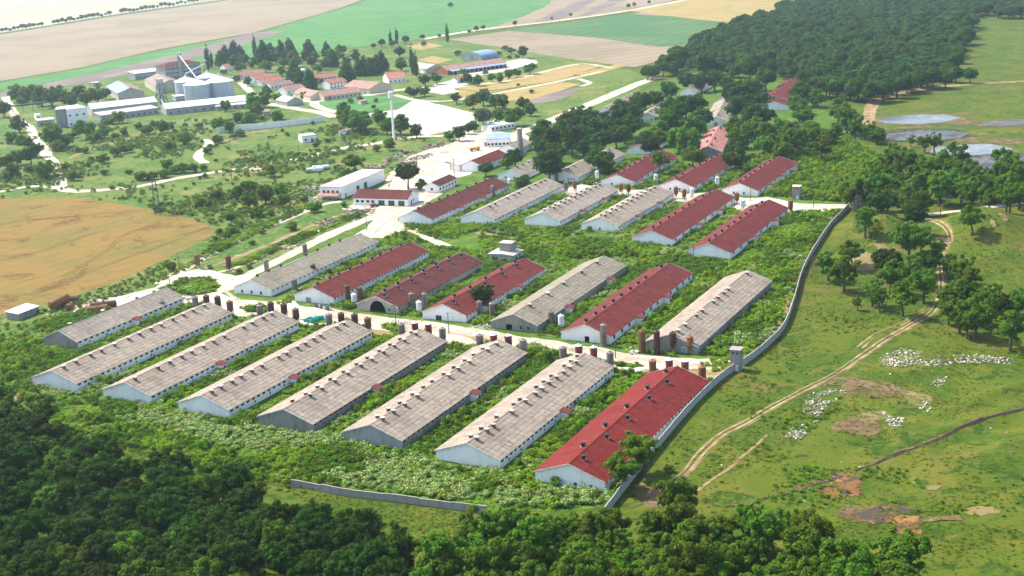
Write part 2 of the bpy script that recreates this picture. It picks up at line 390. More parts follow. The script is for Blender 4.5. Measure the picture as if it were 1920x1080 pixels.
def spline(P, step):
    P = [np.array(p, float) for p in P]
    Q = [2 * P[0] - P[1]] + P + [2 * P[-1] - P[-2]]; out = []
    for i in range(1, len(Q) - 2):
        a, b, c, d = Q[i - 1], Q[i], Q[i + 1], Q[i + 2]; n = max(2, int(np.linalg.norm(c - b) / step))
        for k in range(n):
            t = k / n
            out.append(.5 * (2 * b + (c - a) * t + (2 * a - 5 * b + 4 * c - d) * t * t + (3 * b - a - 3 * c + d) * t ** 3))
    out.append(P[-1]); return out
def ribbon(mb, P, w, z, rng, jit=.25, off=0.0, mi=0, cross=3):
    P = np.array(P); T = np.gradient(P, axis=0); T /= np.linalg.norm(T, axis=1)[:, None] + 1e-9
    N = np.stack([T[:, 1], -T[:, 0]], 1)
    n = len(P)
    def wob(s): 
        r = rng.normal(size=n); k = np.ones(5) / 5; return np.convolve(r, k, 'same') * s
    l = off - w / 2 + wob(jit) * 1.5; r = off + w / 2 + wob(jit) * 1.5
    vs = []; 
    for j in range(cross + 1):
        q = P + N * (l + (r - l) * j / cross)[:, None]
        vs.append(np.column_stack([q, H(q[:, 0], q[:, 1]) + z]))
    V = np.stack(vs, 1).reshape(-1, 3); c = cross + 1
    fs = [(i * c + j, i * c + j + 1, (i + 1) * c + j + 1, (i + 1) * c + j) for i in range(n - 1) for j in range(cross)]
    fs = [tuple(reversed(f)) for f in fs]
    mb.add(V, fs, mi)
TRACKS = []; ROADS = []
def road(name, px, w, mat, z=.16, label=None, jit=.25, step=2.5, ruts=None):
    rng = np.random.default_rng(len(px) * 17 + int(abs(px[0][1])))
    P = spline([G(*p)[:2] for p in px], step * max(1, np.hypot(*G(*px[0])[:2]) / 600))
    if name == 'road': ROADS.append(np.array(P))
    if name in ('track', 'path'): TRACKS.append((P, max(1.0, w * .75)))
    mb = MB()
    for off, ww in (ruts or [(0, w)]): ribbon(mb, P, ww, z, rng, jit, off)
    me = mb.mesh(name, mat)
    # faces look up
    for p in me.polygons[:1]:
        if p.normal.z < 0: me.flip_normals()
    return tag(obj(name, me), label, None, None, 'structure')
def blob(name, px, py, rx, ry, mat, z=.1, label=None, rag=.25, rot=0.0, seed=0, kind='structure'):
    """ragged patch of other ground: centre in the photograph, radii in metres"""
    rng = np.random.default_rng(int(px * 7 + py) + seed); g = G(px, py); n = 90
    t = np.linspace(0, 2 * math.pi, n, endpoint=False)
    k = np.ones(n)
    for f in (2, 3, 5, 8, 13, 21, 34): k += (rag * 1.3 if 'mud' in mat or 'soil' in mat or 'grass' in mat else rag) / f ** .4 * rng.normal() * np.cos(f * t + rng.uniform(0, 6.28)) * .5
    k = np.clip(k, .3, 2)
    rings = 7; vs = [(g[0], g[1], hz(g) + z)]; 
    for r in range(1, rings + 1):
        u = rx * k * np.cos(t) * r / rings; v = ry * k * np.sin(t) * r / rings
        x = g[0] + u * math.cos(rot) - v * math.sin(rot); y = g[1] + u * math.sin(rot) + v * math.cos(rot)
        vs += list(zip(x, y, H(x, y) + z))
    fs = [(0, 1 + i, 1 + (i + 1) % n) for i in range(n)]
    for r in range(rings - 1):
        o = 1 + r * n
        fs += [(o + i, o + n + i, o + n + (i + 1) % n, o + (i + 1) % n) for i in range(n)]
    mb = MB(); mb.add(vs, fs); return tag(mb.build(name, mat), label, None, None, kind)

# large grounds
sheet('meadow', [(-500, 160), (0, 168), (330, 118), (600, 100), (800, 75), (960, 88), (1180, 130), (1230, 150), (1190, 175), (1000, 262), (960, 262), (860, 300), (760, 390), (640, 440), (480, 508), (300, 545), (120, 590), (-60, 640), (-700, 700), (-900, 400)], 'meadow', .05, 12, 2)
sheet('farm_ground', [(-60, 630), (60, 600), (150, 575), (480, 508), (640, 440), (760, 390), (860, 300), (960, 262), (1040, 230), (1180, 185), (1300, 130), (1420, 140), (1520, 180), (1620, 270), (1640, 340), (1590, 388), (1530, 462), (1505, 512), (1490, 562), (1468, 616), (1430, 655), (1385, 686), (1290, 772), (1215, 862), (1150, 945), (1060, 960), (920, 958), (560, 900), (300, 850), (100, 800), (-60, 780)], 'weed_ground', .06, 5, .5)
sheet('wheat_field', [(-500, 372), (160, 372), (250, 387), (340, 406), (385, 420), (404, 433), (392, 446), (350, 468), (200, 536), (100, 566), (0, 594), (-120, 640), (-900, 700)], 'wheat', .12, 4, .35, 'golden ripe wheat field at the left edge')
# far fields
for P in ([(-60, 430), (60, 412), (150, 405), (240, 395)], [(120, 520), (200, 470), (235, 440), (300, 418)], [(60, 555), (180, 505), (300, 462), (380, 430)], [(-40, 500), (80, 470), (180, 436)]):
    road('tramline', P, 1, 'tramline', .16, None, .1, 3.0, [(-.9, .5), (.9, .5)])
sheet('far_field', [(-900, 200), (-400, 118), (0, 62), (230, 25), (400, 2), (700, -45), (900, -68), (900, -110), (300, -85), (0, -62), (-500, -25), (-900, 0)], 'pale_stubble', .06, 40, 4)
sheet('stubble_field', [(-900, 205), (-400, 122), (0, 65), (230, 28), (400, 5), (700, -42), (900, -65), (960, -62), (700, -8), (640, 14), (480, 60), (300, 92), (150, 127), (0, 152), (-500, 240), (-900, 310)], 'stubble', .1, 40, 3)
sheet('green_field', [(-500, 243), (0, 155), (150, 130), (300, 95), (480, 63), (640, 17), (700, -5), (960, -58), (1200, -70), (1045, -12), (1020, 14), (905, 58), (800, 72), (700, 85), (500, 108), (380, 115), (200, 140), (0, 168), (-500, 258)], 'green_crop', .14, 30, 3)
sheet('ploughed_strip', [(-300, 222), (40, 168), (200, 133), (330, 102), (470, 62), (540, 57), (440, 90), (350, 112), (200, 148), (30, 178), (-300, 236)], 'ploughed', .2, 30, 3)
sheet('stubble_strip', [(905, 58), (1022, 12), (1050, -14), (1230, -60), (1420, -60), (1290, -4), (1180, 20), (1040, 40)], 'stubble', .1, 25, 2)
sheet('ploughed_field', [(1000, 42), (1058, 35), (1130, -8), (1200, -40), (1160, -40), (1095, -5)], 'ploughed', .2, 25, 1.5)
sheet('ploughed_field', [(1075, 33), (1108, 28), (1196, -10), (1280, -40), (1240, -40), (1158, -8)], 'ploughed', .2, 25, 1.5)
sheet('brown_field', [(836, 74), (1000, 52), (1240, 18), (1320, 30), (1420, 40), (1300, 82), (1260, 108), (1190, 126), (1080, 112), (960, 92)], 'stubble', .12, 20, 1.5)
sheet('green_field', [(950, 58), (1180, 26), (1300, 33), (1420, 42), (1300, 84), (1240, 88), (1110, 70)], 'dark_crop', .17, 20, 1.5)
sheet('golden_field', [(1172, 20), (1285, 0), (1400, -34), (1620, -30), (1500, 4), (1400, 46), (1300, 36)], 'gold_crop', .22, 20, 1.5)
for P in ([(850, 166), (1080, 121), (1128, 124), (1050, 150), (950, 166), (900, 172)], [(895, 186), (960, 170), (1050, 153), (1090, 158), (1000, 186), (950, 190)], [(860, 168), (905, 174), (900, 184), (850, 186)], [(760, 87), (800, 80), (832, 86), (790, 94)], [(780, 113), (810, 105), (850, 112), (820, 120)], [(1075, 140), (1160, 120), (1175, 124), (1110, 142)]):
    sheet('grain_plot', P, 'gold_crop', .13, 8, .8)
sheet('ploughed_plot', [(990, 188), (1080, 165), (1088, 170), (1040, 190), (1000, 196)], 'ploughed', .15, 8, .6)
sheet('lawn', [(570, 198), (620, 186), (700, 178), (745, 182), (775, 190), (750, 202), (690, 210), (640, 212)], 'green_crop', .12, 6, .5)
# yards and roads of the farm
sheet('concrete_yard', [(405, 545), (445, 562), (505, 566), (548, 562), (562, 574), (630, 580), (680, 589), (745, 598), (795, 602), (870, 614), (930, 622), (1005, 634), (1055, 642), (1140, 655), (1200, 666), (1310, 674), (1388, 676), (1372, 700), (1334, 716), (1290, 700), (1215, 702), (1165, 694), (1095, 672), (1000, 663), (935, 646), (850, 648), (790, 626), (705, 630), (665, 608), (575, 610), (520, 590), (450, 596), (400, 574), (380, 560), (290, 562), (300, 545), (350, 535)], 'concrete_ground', .12, 3, .6)
sheet('concrete_yard', [(128, 582), (150, 566), (230, 555), (290, 540), (335, 512), (380, 503), (440, 518), (480, 516), (445, 540), (412, 550), (380, 566), (350, 572), (300, 556), (265, 560), (200, 582), (150, 598)], 'concrete_ground', .11, 3, .6)
sheet('grass_verge', [(300, 545), (340, 525), (385, 520), (416, 535), (400, 548), (360, 556)], 'weed_ground', .16, 3, .7)
for P in ([(450, 578), (480, 574), (510, 580), (495, 588), (465, 585)], [(970, 648), (1000, 645), (1040, 657), (1030, 662), (990, 660)], [(1150, 682), (1175, 680), (1212, 686), (1190, 690), (1155, 688)], [(720, 614), (745, 612), (765, 622), (735, 624)], [(560, 600), (600, 596), (625, 604), (590, 608)]):
    sheet('grass_verge', P, 'weed_ground', .16, 2, .5)
for P in ([(690, 618), (760, 625), (840, 640), (850, 648), (800, 632), (705, 632)], [(870, 630), (900, 632), (930, 642), (890, 640)], [(1230, 700), (1300, 692), (1370, 690), (1336, 714)], [(1040, 660), (1085, 668), (1150, 690), (1100, 676)]):
    sheet('bare_soil', P, 'dirt_road', .15, 2.5, .5)
sheet('concrete_yard', [(640, 392), (690, 372), (722, 345), (730, 325), (762, 298), (805, 280), (850, 268), (868, 246), (925, 245), (985, 252), (1000, 268), (985, 290), (905, 312), (880, 328), (850, 335), (855, 352), (805, 378), (770, 398), (745, 412), (775, 432), (740, 446), (700, 446), (660, 452), (690, 425), (705, 405), (660, 400)], 'concrete_ground', .12, 4, .8)
sheet('concrete_yard', [(955, 352), (1005, 350), (1060, 356), (1090, 346), (1130, 352), (1180, 357), (1240, 356), (1290, 364), (1350, 360), (1395, 372), (1440, 370), (1500, 382), (1596, 384), (1584, 394), (1525, 398), (1500, 410), (1480, 402), (1440, 390), (1390, 396), (1340, 378), (1290, 380), (1220, 372), (1160, 366), (1060, 366), (980, 360)], 'concrete_ground', .12, 4, .7)
sheet('paved_lot', [(672, 219), (702, 211), (745, 206), (778, 186), (812, 194), (905, 216), (892, 236), (845, 246), (800, 254), (772, 248), (760, 226), (718, 219)], 'asphalt_lot', .14, 8, .8, 'large pale paved lot behind the workshops')
sheet('paved_lot', [(800, 172), (815, 158), (850, 150), (880, 158), (850, 166), (862, 172), (830, 178)], 'asphalt_lot', .14, 6, .6)
sheet('paved_lot', [(855, 140), (900, 128), (985, 108), (1010, 118), (940, 135), (880, 146)], 'asphalt_lot', .11, 6, 2.0)
road('road', [(298, 533), (345, 506), (400, 473), (455, 446), (505, 425), (545, 408), (600, 385), (640, 378)], 5.0, 'concrete_ground')
road('road', [(425, 535), (480, 509), (560, 469), (640, 431), (715, 400)], 7.0, 'concrete_ground', .17, jit=.6)
road('path', [(380, 505), (440, 484), (520, 452), (620, 410), (700, 388)], 3.0, 'dirt_road', .15, jit=.6)
road('path', [(400, 514), (460, 496), (540, 458), (640, 415)], 2.0, 'concrete_ground', .18, jit=.4)
road('path', [(770, 430), (800, 445), (835, 461), (880, 468), (912, 467)], 5.0, 'concrete_ground', .16)
road('path', [(895, 436), (945, 446), (990, 452), (1035, 450), (1080, 439)], 4.5, 'dirt_road', .16, jit=.6)
road('road', [(8, 178), (20, 202), (36, 226), (58, 238), (62, 250), (84, 282), (100, 310), (114, 340), (136, 358), (250, 351), (330, 335), (440, 318), (480, 314), (560, 298), (640, 279), (700, 270), (770, 258), (850, 254)], 7.0, 'concrete_ground', .16, jit=.8)
road('road', [(118, 354), (60, 350), (0, 360), (-80, 372)], 5.0, 'concrete_ground', .17)
road('path', [(382, 262), (392, 270), (376, 285), (372, 296), (384, 306)], 6.0, 'concrete_ground', .15)
road('path', [(382, 264), (340, 262), (300, 256), (240, 262), (180, 278), (130, 296)], 3.5, 'dirt_road', .14)
road('path', [(395, 274), (430, 262), (470, 250), (520, 240)], 4.0, 'dirt_road', .14)
sheet('bare_soil', [(445, 318), (498, 308), (492, 318), (486, 326), (474, 320)], 'concrete_ground', .18, 4, .5)
road('road', [(505, 195), (560, 205), (600, 211), (628, 220)], 9.0, 'concrete_ground')
road('road', [(562, 187), (592, 190), (640, 184), (700, 177), (740, 170), (790, 165), (820, 162)], 11.0, 'concrete_ground', .17)
road('road', [(592, 190), (590, 197), (612, 206), (640, 212), (672, 218)], 8.0, 'concrete_ground', .18)
road('road', [(740, 178), (780, 188), (830, 190), (880, 184), (960, 170), (1060, 150), (1130, 134)], 6.0, 'concrete_ground', .19)
road('path', [(850, 165), (960, 150), (1080, 121), (1150, 128)], 5.0, 'concrete_ground', .2)
road('path', [(1085, 148), (1105, 156), (1090, 162)], 5.0, 'concrete_ground', .21)
road('road', [(958, 254), (1000, 240), (1060, 215), (1120, 190), (1190, 160), (1230, 146)], 11.0, 'concrete_ground', .17)
road('road', [(792, 74), (900, 56), (1040, 40), (1180, 20), (1290, -1), (1450, -30)], 12.0, 'concrete_ground', .26, jit=.6)
road('path', [(450, 152), (470, 172), (500, 190)], 7.0, 'concrete_ground', .15)
for off in (-3.1, -1.2, 1.0, 2.7):
    road('tyre_mark', [(420, 545 + off), (470, 574 + off), (560, 588 + off), (700, 601 + off), (800, 617 + off), (900, 631 + off), (1000, 641 + off), (1100, 655 + off), (1200, 672 + off), (1290, 684 + off), (1365, 688 + off)], .5, 'tyre_mark', .165 + off * .0005, None, .25)
for off in (-2, .5):
    road('tyre_mark', [(700, 440 + off), (740, 405 + off), (800, 372 + off), (850, 345 + off)], .5, 'tyre_mark', .18, None, .3); road('tyre_mark', [(650, 392 + off), (720, 360 + off), (740, 330 + off), (790, 300 + off), (870, 275 + off), (930, 255 + off)], .5, 'tyre_mark', .18, None, .4)
# tracks across the pasture on the right
road('track', [(1215, 935), (1250, 912), (1285, 885), (1312, 852), (1352, 816), (1402, 790), (1462, 755), (1522, 724), (1582, 690), (1632, 655), (1690, 620), (1742, 590), (1764, 552), (1762, 505), (1766, 474), (1782, 452), (1762, 432), (1738, 412)], 4, 'dirt_road', .07, 'double wheel track of bare earth crossing the pasture', .12, 1.5, [(-.8, .75), (.75, .85), (1.6, .25)])
road('track', [(1632, 655), (1665, 630), (1720, 606), (1758, 580)], 2, 'dirt_road', .075, None, .2, 1.5, [(-4.2, .5), (-2.8, .5)])
road('track', [(1300, 925), (1350, 890), (1400, 850), (1440, 815)], 1.0, 'dirt_road', .07, None, .25, 1.5)
road('track', [(1380, 950), (1440, 932), (1500, 912), (1560, 895), (1580, 880)], 1.2, 'brown_soil', .08, None, .4, 1.5)
road('track', [(1740, 404), (1800, 396), (1860, 388), (1960, 372)], 5.0, 'concrete_ground', .09, None, .4)
road('track', [(1624, 240), (1630, 212), (1640, 192), (1662, 183), (1730, 167), (1800, 160), (1960, 150)], 9.0, 'dirt_road', .12, None, .5)
road('track', [(1545, 470), (1512, 520), (1508, 580)], .6, 'brown_soil', .08, None, .2)
# strip of bare earth along the inside of the perimeter wall
road('path', [(1572, 402), (1520, 462), (1495, 512), (1480, 560), (1450, 618), (1410, 648)], 3.2, 'dirt_road', .13, None, .6)
# ditch, mud and bare patches on the pasture
def ditch(px, w):
    rng = np.random.default_rng(3); P = spline([G(*p)[:2] for p in px], 1.2); mb = MB()
    ribbon(mb, P, w, .06, rng, .25)
    ribbon(mb, P, w * .5, .10, rng, .2, w * .55, 1)
    me = mb.mesh('ditch', ['dark_mud', 'brown_soil'])
    if me.polygons[0].normal.z < 0: me.flip_normals()
    return tag(obj('ditch', me), 'narrow muddy ditch winding across the pasture', None, None, 'structure')
ditch([(1920, 768), (1860, 785), (1800, 808), (1740, 832), (1680, 853), (1640, 870), (1600, 885), (1540, 905), (1470, 925), (1400, 945), (1360, 950)], .9)
ditch([(1400, 945), (1440, 960), (1490, 980)], .7)
for px, py, rx, ry, mt in ((1575, 920, 5, 4, 'orange_mud'), (1590, 900, 3, 5, 'orange_mud'), (1655, 968, 8, 5.5, 'orange_mud'), (1700, 985, 3, 5, 'orange_mud'), (1600, 960, 3, 3, 'brown_soil'), (1640, 730, 9, 7, 'brown_soil'), (1590, 715, 6, 4, 'brown_soil'), (1610, 800, 7, 6, 'brown_soil'), (1640, 780, 5, 3, 'dry_grass'), (1720, 745, 4, 6, 'dry_grass'), (1840, 960, 4, 2, 'dry_grass'), (1748, 915, 2, 1.5, 'dry_grass'), (1220, 930, 4, 6, 'brown_soil'), (1646, 486, 6, 9, 'dry_grass'), (1610, 505, 8, 7, 'dry_grass'), (1672, 470, 8, 4, 'brown_soil'), (1768, 456, 2.5, 5, 'dirt_road'), (1880, 445, 1.5, 3, 'dirt_road'), (1860, 450, 1, 2, 'dirt_road'), (1770, 980, 5, 2, 'brown_soil'), (960, 910, 2, 4, 'brown_soil'), (12, 740, 10, 14, 'dirt_road')):
    blob('bare_patch', px, py, rx, ry, mt, .09 if mt != 'orange_mud' else .11, seed=3)
# slurry ponds
for i, (px, py, rx, ry, mt, w) in enumerate(((1720, 224, 24, 18, 'pond_water', 'left part of the upper slurry pond'), (1735, 254, 24, 18, 'scum_water', ''), (1820, 281, 22, 15, 'pond_water', ''), (1885, 303, 28, 18, 'scum_water', ''), (1915, 230, 22, 12, 'scum_water', ''))):
    blob('mud_bank', px, py, rx + 3, ry + 4, 'dark_mud' if i % 2 else 'brown_soil', .10, None, .10)
    blob('pond', px, py, rx, ry, mt, .16, None, .12)
for px, py, rx, ry in ((1800, 228, 12, 12), (1828, 250, 7, 6), (1816, 263, 7, 8), (1900, 265, 14, 8), (1810, 213, 10, 4), (1700, 240, 18, 3)):
    blob('bare_patch', px, py, rx, ry, 'brown_soil', .12)

# ---------------------------------------------------------------- barns
_MC = {}
def cached(key, fn):
    if key not in _MC: _MC[key] = fn()
    return _MC[key]
def slope_pieces(mb, x0, z0, x1, z1, y0, y1, courses, sheet_len, rng, lift=.035, jit=.012, mi=0):
    """lapped roofing sheets on one slope: from ridge (x0,z0) down to eave (x1,z1)"""
    L = math.hypot(x1 - x0, z1 - z0); tx, tz = (x1 - x0) / L, (z1 - z0) / L
    nx, nz = -tz, tx
    if nz < 0: nx, nz = -nx, -nz
    n = max(1, int(round((y1 - y0) / sheet_len)))
    ys = np.linspace(y0, y1, n + 1)
    for c in range(courses):
        a, b = L * c / courses, L * (c + 1) / courses + .06 * (c < courses - 1)
        ct = rng.normal() * .08
        for i in range(n):
            h = rng.normal() * jit; e = lift * (courses - c) / courses * 0 + lift
            ua, ub = h + .012, h + .012 + e
            q = []
            for s, u, y in ((a, ua, ys[i]), (a, ua, ys[i + 1]), (b, ub, ys[i + 1]), (b, ub, ys[i])):
                q.append((x0 + tx * s + nx * u, y, z0 + tz * s + nz * u))
            lowb = [(x0 + tx * b, ys[i], z0 + tz * b), (x0 + tx * b, ys[i + 1], z0 + tz * b)]
            t = float(np.clip(.5 + ct + rng.normal() * .17, 0, 1)); q_ = rng.random(); t = 1.0 if q_ < .012 else 0.0 if q_ < .022 else t
            if x1 > x0: mb.add(q + lowb, [(0, 3, 2, 1), (3, 4, 5, 2)], mi, t)
            else: mb.add(q + lowb, [(0, 1, 2, 3), (3, 2, 5, 4)], mi, t)
def gable_roof(parent, W, L, he, hr, mat, ov=.32, og=.30, courses=6, sheet_len=1.15, seed=0, trim='trim_white', lift=.04):
    rng = np.random.default_rng(seed); mb = MB()
    hw = W / 2; k = (hr - he) / hw; xe = hw + ov; ze = he - k * ov
    y0, y1 = -og, L + og
    t = .10
    for sg in (-1, 1):      # solid slab under the sheets, set into the wall heads
        poly = [(0, y0, hr + .02), (sg * xe, y0, ze + .02), (sg * xe, y0, ze + .02 + t), (0, y0, hr + .02 + t)]
        if sg > 0: poly = poly[::-1]
        mb.prism(poly[::-1], (0, y1 - y0, 0), 0, .3)
        slope_pieces(mb, 0, hr + .02 + t, sg * (xe + .04), ze + .02 + t - k * .04, y0 - .02, y1 + .02, courses, sheet_len, rng, lift)
    roof = mb.build('roof', mat, parent)
    rc = MB(); zt = hr + .02 + t
    rc.add([(-.35, y0 - .03, zt - .35 * k + .10), (0, y0 - .03, zt + .13), (.35, y0 - .03, zt - .35 * k + .10), (-.35, y1 + .03, zt - .35 * k + .10), (0, y1 + .03, zt + .13), (.35, y1 + .03, zt - .35 * k + .10)], [(0, 1, 4, 3), (1, 2, 5, 4)], 0, .7)
    rc.build('ridge_cap', mat, roof)
    if trim:
        for yy in (y0 - .09, y1 + .03):
            for sg in (-1, 1):
                b = MB(); poly = [(0, yy, hr - .12), (sg * (xe + .05), yy, ze - .12), (sg * (xe + .05), yy, ze + .20), (0, yy, hr + .20)]
                b.prism(poly if sg > 0 else poly[::-1], (0, .06, 0)); b.build('barge_board', trim, roof)
    return roof
def gable_walls(parent, W, L, he, hr, mat, sidemat=None, openings=(), arch=None, name='wall'):
    """four walls with real thickness; openings are (x0,x1,z0,z1) cut in the front gable"""
    hw = W / 2; t = .3
    def zr(x): return he + (hr - he) * (1 - abs(x) / hw)
    mb = MB()
    # front gable in vertical strips so that doors are real holes
    cuts = sorted({-hw, 0, hw} | {x for o in openings for x in o[:2]} | (set(np.linspace(arch[0] - arch[1], arch[0] + arch[1], 13)) if arch else set()))
    def at(x):
        if arch and abs(x - arch[0]) < arch[1] + 1e-6:
            return max(.01, arch[2] * (1 - (abs(x - arch[0]) / arch[1]) ** 2.6) ** .5 if abs(x - arch[0]) < arch[1] - 1e-6 else arch[2] * .35)
        return None
    for a, b in zip(cuts[:-1], cuts[1:]):
        mid = (a + b) / 2; segs = [(0, None)]
        o = next((o for o in openings if o[0] <= mid <= o[1]), None)
        def strip(z0a, z0b, z1a, z1b):
            if min(z1a - z0a, z1b - z0b) < .02: return
            mb.prism([(a, 0, z0a), (b, 0, z0b), (b, 0, z1b), (a, 0, z1a)], (0, t, 0))
        if o:
            if o[2] > .05: strip(0, 0, o[2], o[2])
            strip(o[3], o[3], zr(a), zr(b))
        elif arch and abs(mid - arch[0]) < arch[1]:
            strip(at(a) or 0, at(b) or 0, zr(a), zr(b))
        else: strip(0, 0, zr(a), zr(b))
    w = mb.build('front_' + name, mat, parent)
    mb = MB()
    mb.box(hw - t, hw, t, L - t, 0, he - .02); mb.box(-hw, -hw + t, t, L - t, 0, he - .02)
    mb.build('side_' + name, sidemat or mat, parent)
    mb = MB(); mb.prism([(hw, L, 0), (-hw, L, 0), (-hw, L, he), (0, L, hr), (hw, L, he)], (0, -t, 0)); mb.build('rear_' + name, sidemat or mat, parent)
    return w
def window_mesh(w, h, bars=1):
    def f():
        mb = MB(); mb.box(-w / 2, w / 2, -.02, .015, -h / 2, h / 2, 1)
        e = .07
        for x0, x1, z0, z1 in ((-w / 2 - e, -w / 2, -h / 2 - e, h / 2 + e), (w / 2, w / 2 + e, -h / 2 - e, h / 2 + e), (-w / 2, w / 2, h / 2, h / 2 + e), (-w / 2, w / 2, -h / 2 - e, -h / 2)):
            mb.box(x0, x1, -.02, .05, z0, z1, 0)
        for i in range(bars):
            x = -w / 2 + w * (i + 1) / (bars + 1); mb.box(x - .025, x + .025, -.01, .035, -h / 2, h / 2, 0)
        return mb.mesh('window', ['grey_door', 'dark_pane'])
    return cached(('win', round(w, 2), round(h, 2), bars), f)
def slot_mesh(w, h):
    def f():
        mb = MB(); mb.box(-w / 2, w / 2, -.02, .02, -h / 2, h / 2, 1)
        mb.box(-w / 2 - .06, w / 2 + .06, -.02, .10, -h / 2 - .08, -h / 2, 0); mb.box(-w / 2 - .06, w / 2 + .06, -.02, .08, h / 2, h / 2 + .06, 0)
        return mb.mesh('window', ['wall_cream', 'dark_pane'])
    return cached(('slot', round(w, 2), round(h, 2)), f)
def place(me, parent, name, x, y, z, face):
    """face: 'front' (-y), 'right' (+x), 'left', 'rear' – mesh looks along +y"""
    o = obj(name, me, parent, (x, y, z)); o.rotation_euler = (0, 0, {'front': math.pi, 'right': -math.pi / 2, 'left': math.pi / 2, 'rear': 0}[face]); return o
def door_mesh(w, h, mat, frame='trim_white', leaves=2):
    def f():
        mb = MB()
        for i in range(leaves):
            a = -w / 2 + w * i / leaves; b = -w / 2 + w * (i + 1) / leaves
            mb.box(a + .02, b - .02, -.02, .05, 0, h, 0)
            mb.box(a + .1, b - .1, .05, .07, .1, h * .45, 0); mb.box(a + .1, b - .1, .05, .07, h * .55, h - .1, 0)
        for x0, x1, z0, z1 in ((-w / 2 - .12, -w / 2, 0, h + .12), (w / 2, w / 2 + .12, 0, h + .12), (-w / 2, w / 2, h, h + .12)): mb.box(x0, x1, -.02, .09, z0, z1, 1)
        return mb.mesh('door', [mat, frame])
    return cached(('door', round(w, 2), round(h, 2), mat, frame, leaves), f)
def vent_box_mesh(var):
    def f():
        rng = random.Random(var); mb = MB(); s = .40; h = .70
        mb.box(-s, s, -s, s, -.45, h, 0)
        for x, y in ((-s, -s), (s, -s), (-s, s), (s, s)): mb.box(x * .8 - .06, x * .8 + .06, y * .8 - .06, y * .8 + .06, h, h + .22, 0)
        M = Matrix.Translation((0, 0, h + .26)) @ Matrix.Rotation(rng.uniform(-.14, .14), 4, 'X') @ Matrix.Rotation(rng.uniform(-.14, .14), 4, 'Y')
        mb.box(-.62, .62, -.62, .62, -.05, .05, 1, M=M)
        return mb.mesh('vent', ['vent_brick', 'vent_cap'])
    return cached(('vb', var), f)
def vent_pipe_mesh():
    def f():
        mb = MB(); mb.lathe([(.62, -.35), (.62, .12), (.50, .14), (.50, .85), (.66, .88), (.66, 1.12), (.2, 1.22)], 12, 1)
        mb.lathe([(.75, -.4), (.75, .10)], 12, 0); return mb.mesh('vent', ['zinc', 'vent_black'])
    return cached('vp', f)
def porch(parent, W, he, y, roofmat='roof_red', w=2.6, d=2.4, side=1):
    p = bpy.data.objects.new('porch', None); COL.objects.link(p); p.parent = parent; p.location = (side * W / 2, y, 0)
    if side < 0: p.rotation_euler = (0, 0, math.pi)
    mb = MB(); mb.box(-.05, d, -w / 2, w / 2, 0, he - .35); mb.build('porch_wall', 'wall_white', p)
    mb = MB(); mb.prism([(-.2, -w / 2 - .3, he + .12), (d + .4, -w / 2 - .3, he - .42), (d + .4, -w / 2 - .3, he - .30), (-.2, -w / 2 - .3, he + .26)], (0, w + .6, 0)); mb.build('porch_roof', roofmat, p)
    place(door_mesh(.95, 1.75, 'dark_inside', 'trim_white', 1), p, 'porch_door', d, .2, 0, 'right')
    return p
W1, W2, W3 = 18.7, 17.4, 17.6
HE, HR = 2.65, 5.95
BARNS = []
def barn(x, y, L, yaw, W, roof, wall, side, label, group, vents=('box', 10, 'one'), wins=('slot', 26), porches=(), doors=(), arch=None, openings=(), trim='trim_white', seed=0, he=HE, hr=HR, land=None):
    b = thing('livestock_barn', label, 'barn', (x, y, 0), -R(yaw), group)
    gable_walls(b, W, L, he, hr, wall, side, openings, arch)
    rf = gable_roof(b, W, L, he, hr, roof, seed=seed, trim=trim, courses=7 if 'red' not in roof else 5, sheet_len=1.15 if 'red' not in roof else 1.0, lift=.045 if 'red' not in roof else .02)
    fl = MB(); fl.box(-W / 2 + .31, W / 2 - .31, .31, L - .31, .05, .2); fl.build('floor_slab', 'dark_inside' if arch or openings else 'wall_concrete', b)  # floor coloured near-black behind open gables, standing in for interior shade
    kind, n = wins; rng = random.Random(seed + 5)
    for i in range(n):
        yy = L * (i + .5) / n
        if any(abs(yy - L * p) < 2.0 for p in porches): continue
        if kind == 'slot': place(slot_mesh(1.35, .52), b, 'window', W / 2, yy, he - .62, 'right')
        elif kind == 'small': place(slot_mesh(.8, .5), b, 'window', W / 2, yy, he - .62, 'right')
        else: place(window_mesh(1.5, 1.1, 2), b, 'window', W / 2, yy, he - 1.0, 'right')
    if kind == 'slot':                                # low feeding hatches, a few of them
        for i in range(n // 3):
            place(slot_mesh(.55, .6), b, 'hatch', W / 2, L * (i + .7) / (n // 3 + .6), .95, 'right')
    for p in porches: porch(b, W, he, L * p)
    k = (hr - he) / (W / 2); vk, vn, vp = vents
    for i in range(vn):
        yy = L * (i + .7) / (vn + .4) + rng.uniform(-.8, .8)
        for sd in ((-1, 1) if vp == 'pair' else ((1,) if vp == 'one' else ((-1,) if vp == 'left' else ((-1 if i % 2 else 1),)))):
            if rng.random() < (.12 if vk == 'box' else .06): continue
            xx = sd * (1.15 if vk == 'box' else 1.7); y2 = yy + (.9 if sd < 0 and vp == 'pair' else 0)
            o = obj('vent', vent_box_mesh(rng.randrange(5)) if vk == 'box' else vent_pipe_mesh(), b, (xx, y2, hr - k * abs(xx) + .12))
    for dx, z, dw, dh, dm in doors:
        if dm == 'window': place(window_mesh(dw, dh, 1), b, 'window', dx, 0, z, 'front')
        else: place(door_mesh(dw, dh, dm), b, 'door', dx, 0, z, 'front')
    BARNS.append((x, y, L, R(yaw), W)); 
    a = R(yaw)
    if land: LAND.append((land, x + math.sin(a) * L / 2, y + math.cos(a) * L / 2))
    return b
GR1 = 'grey-roofed barns of the front row'
SW = (0.0, 1.7, .8, .9, 'window')
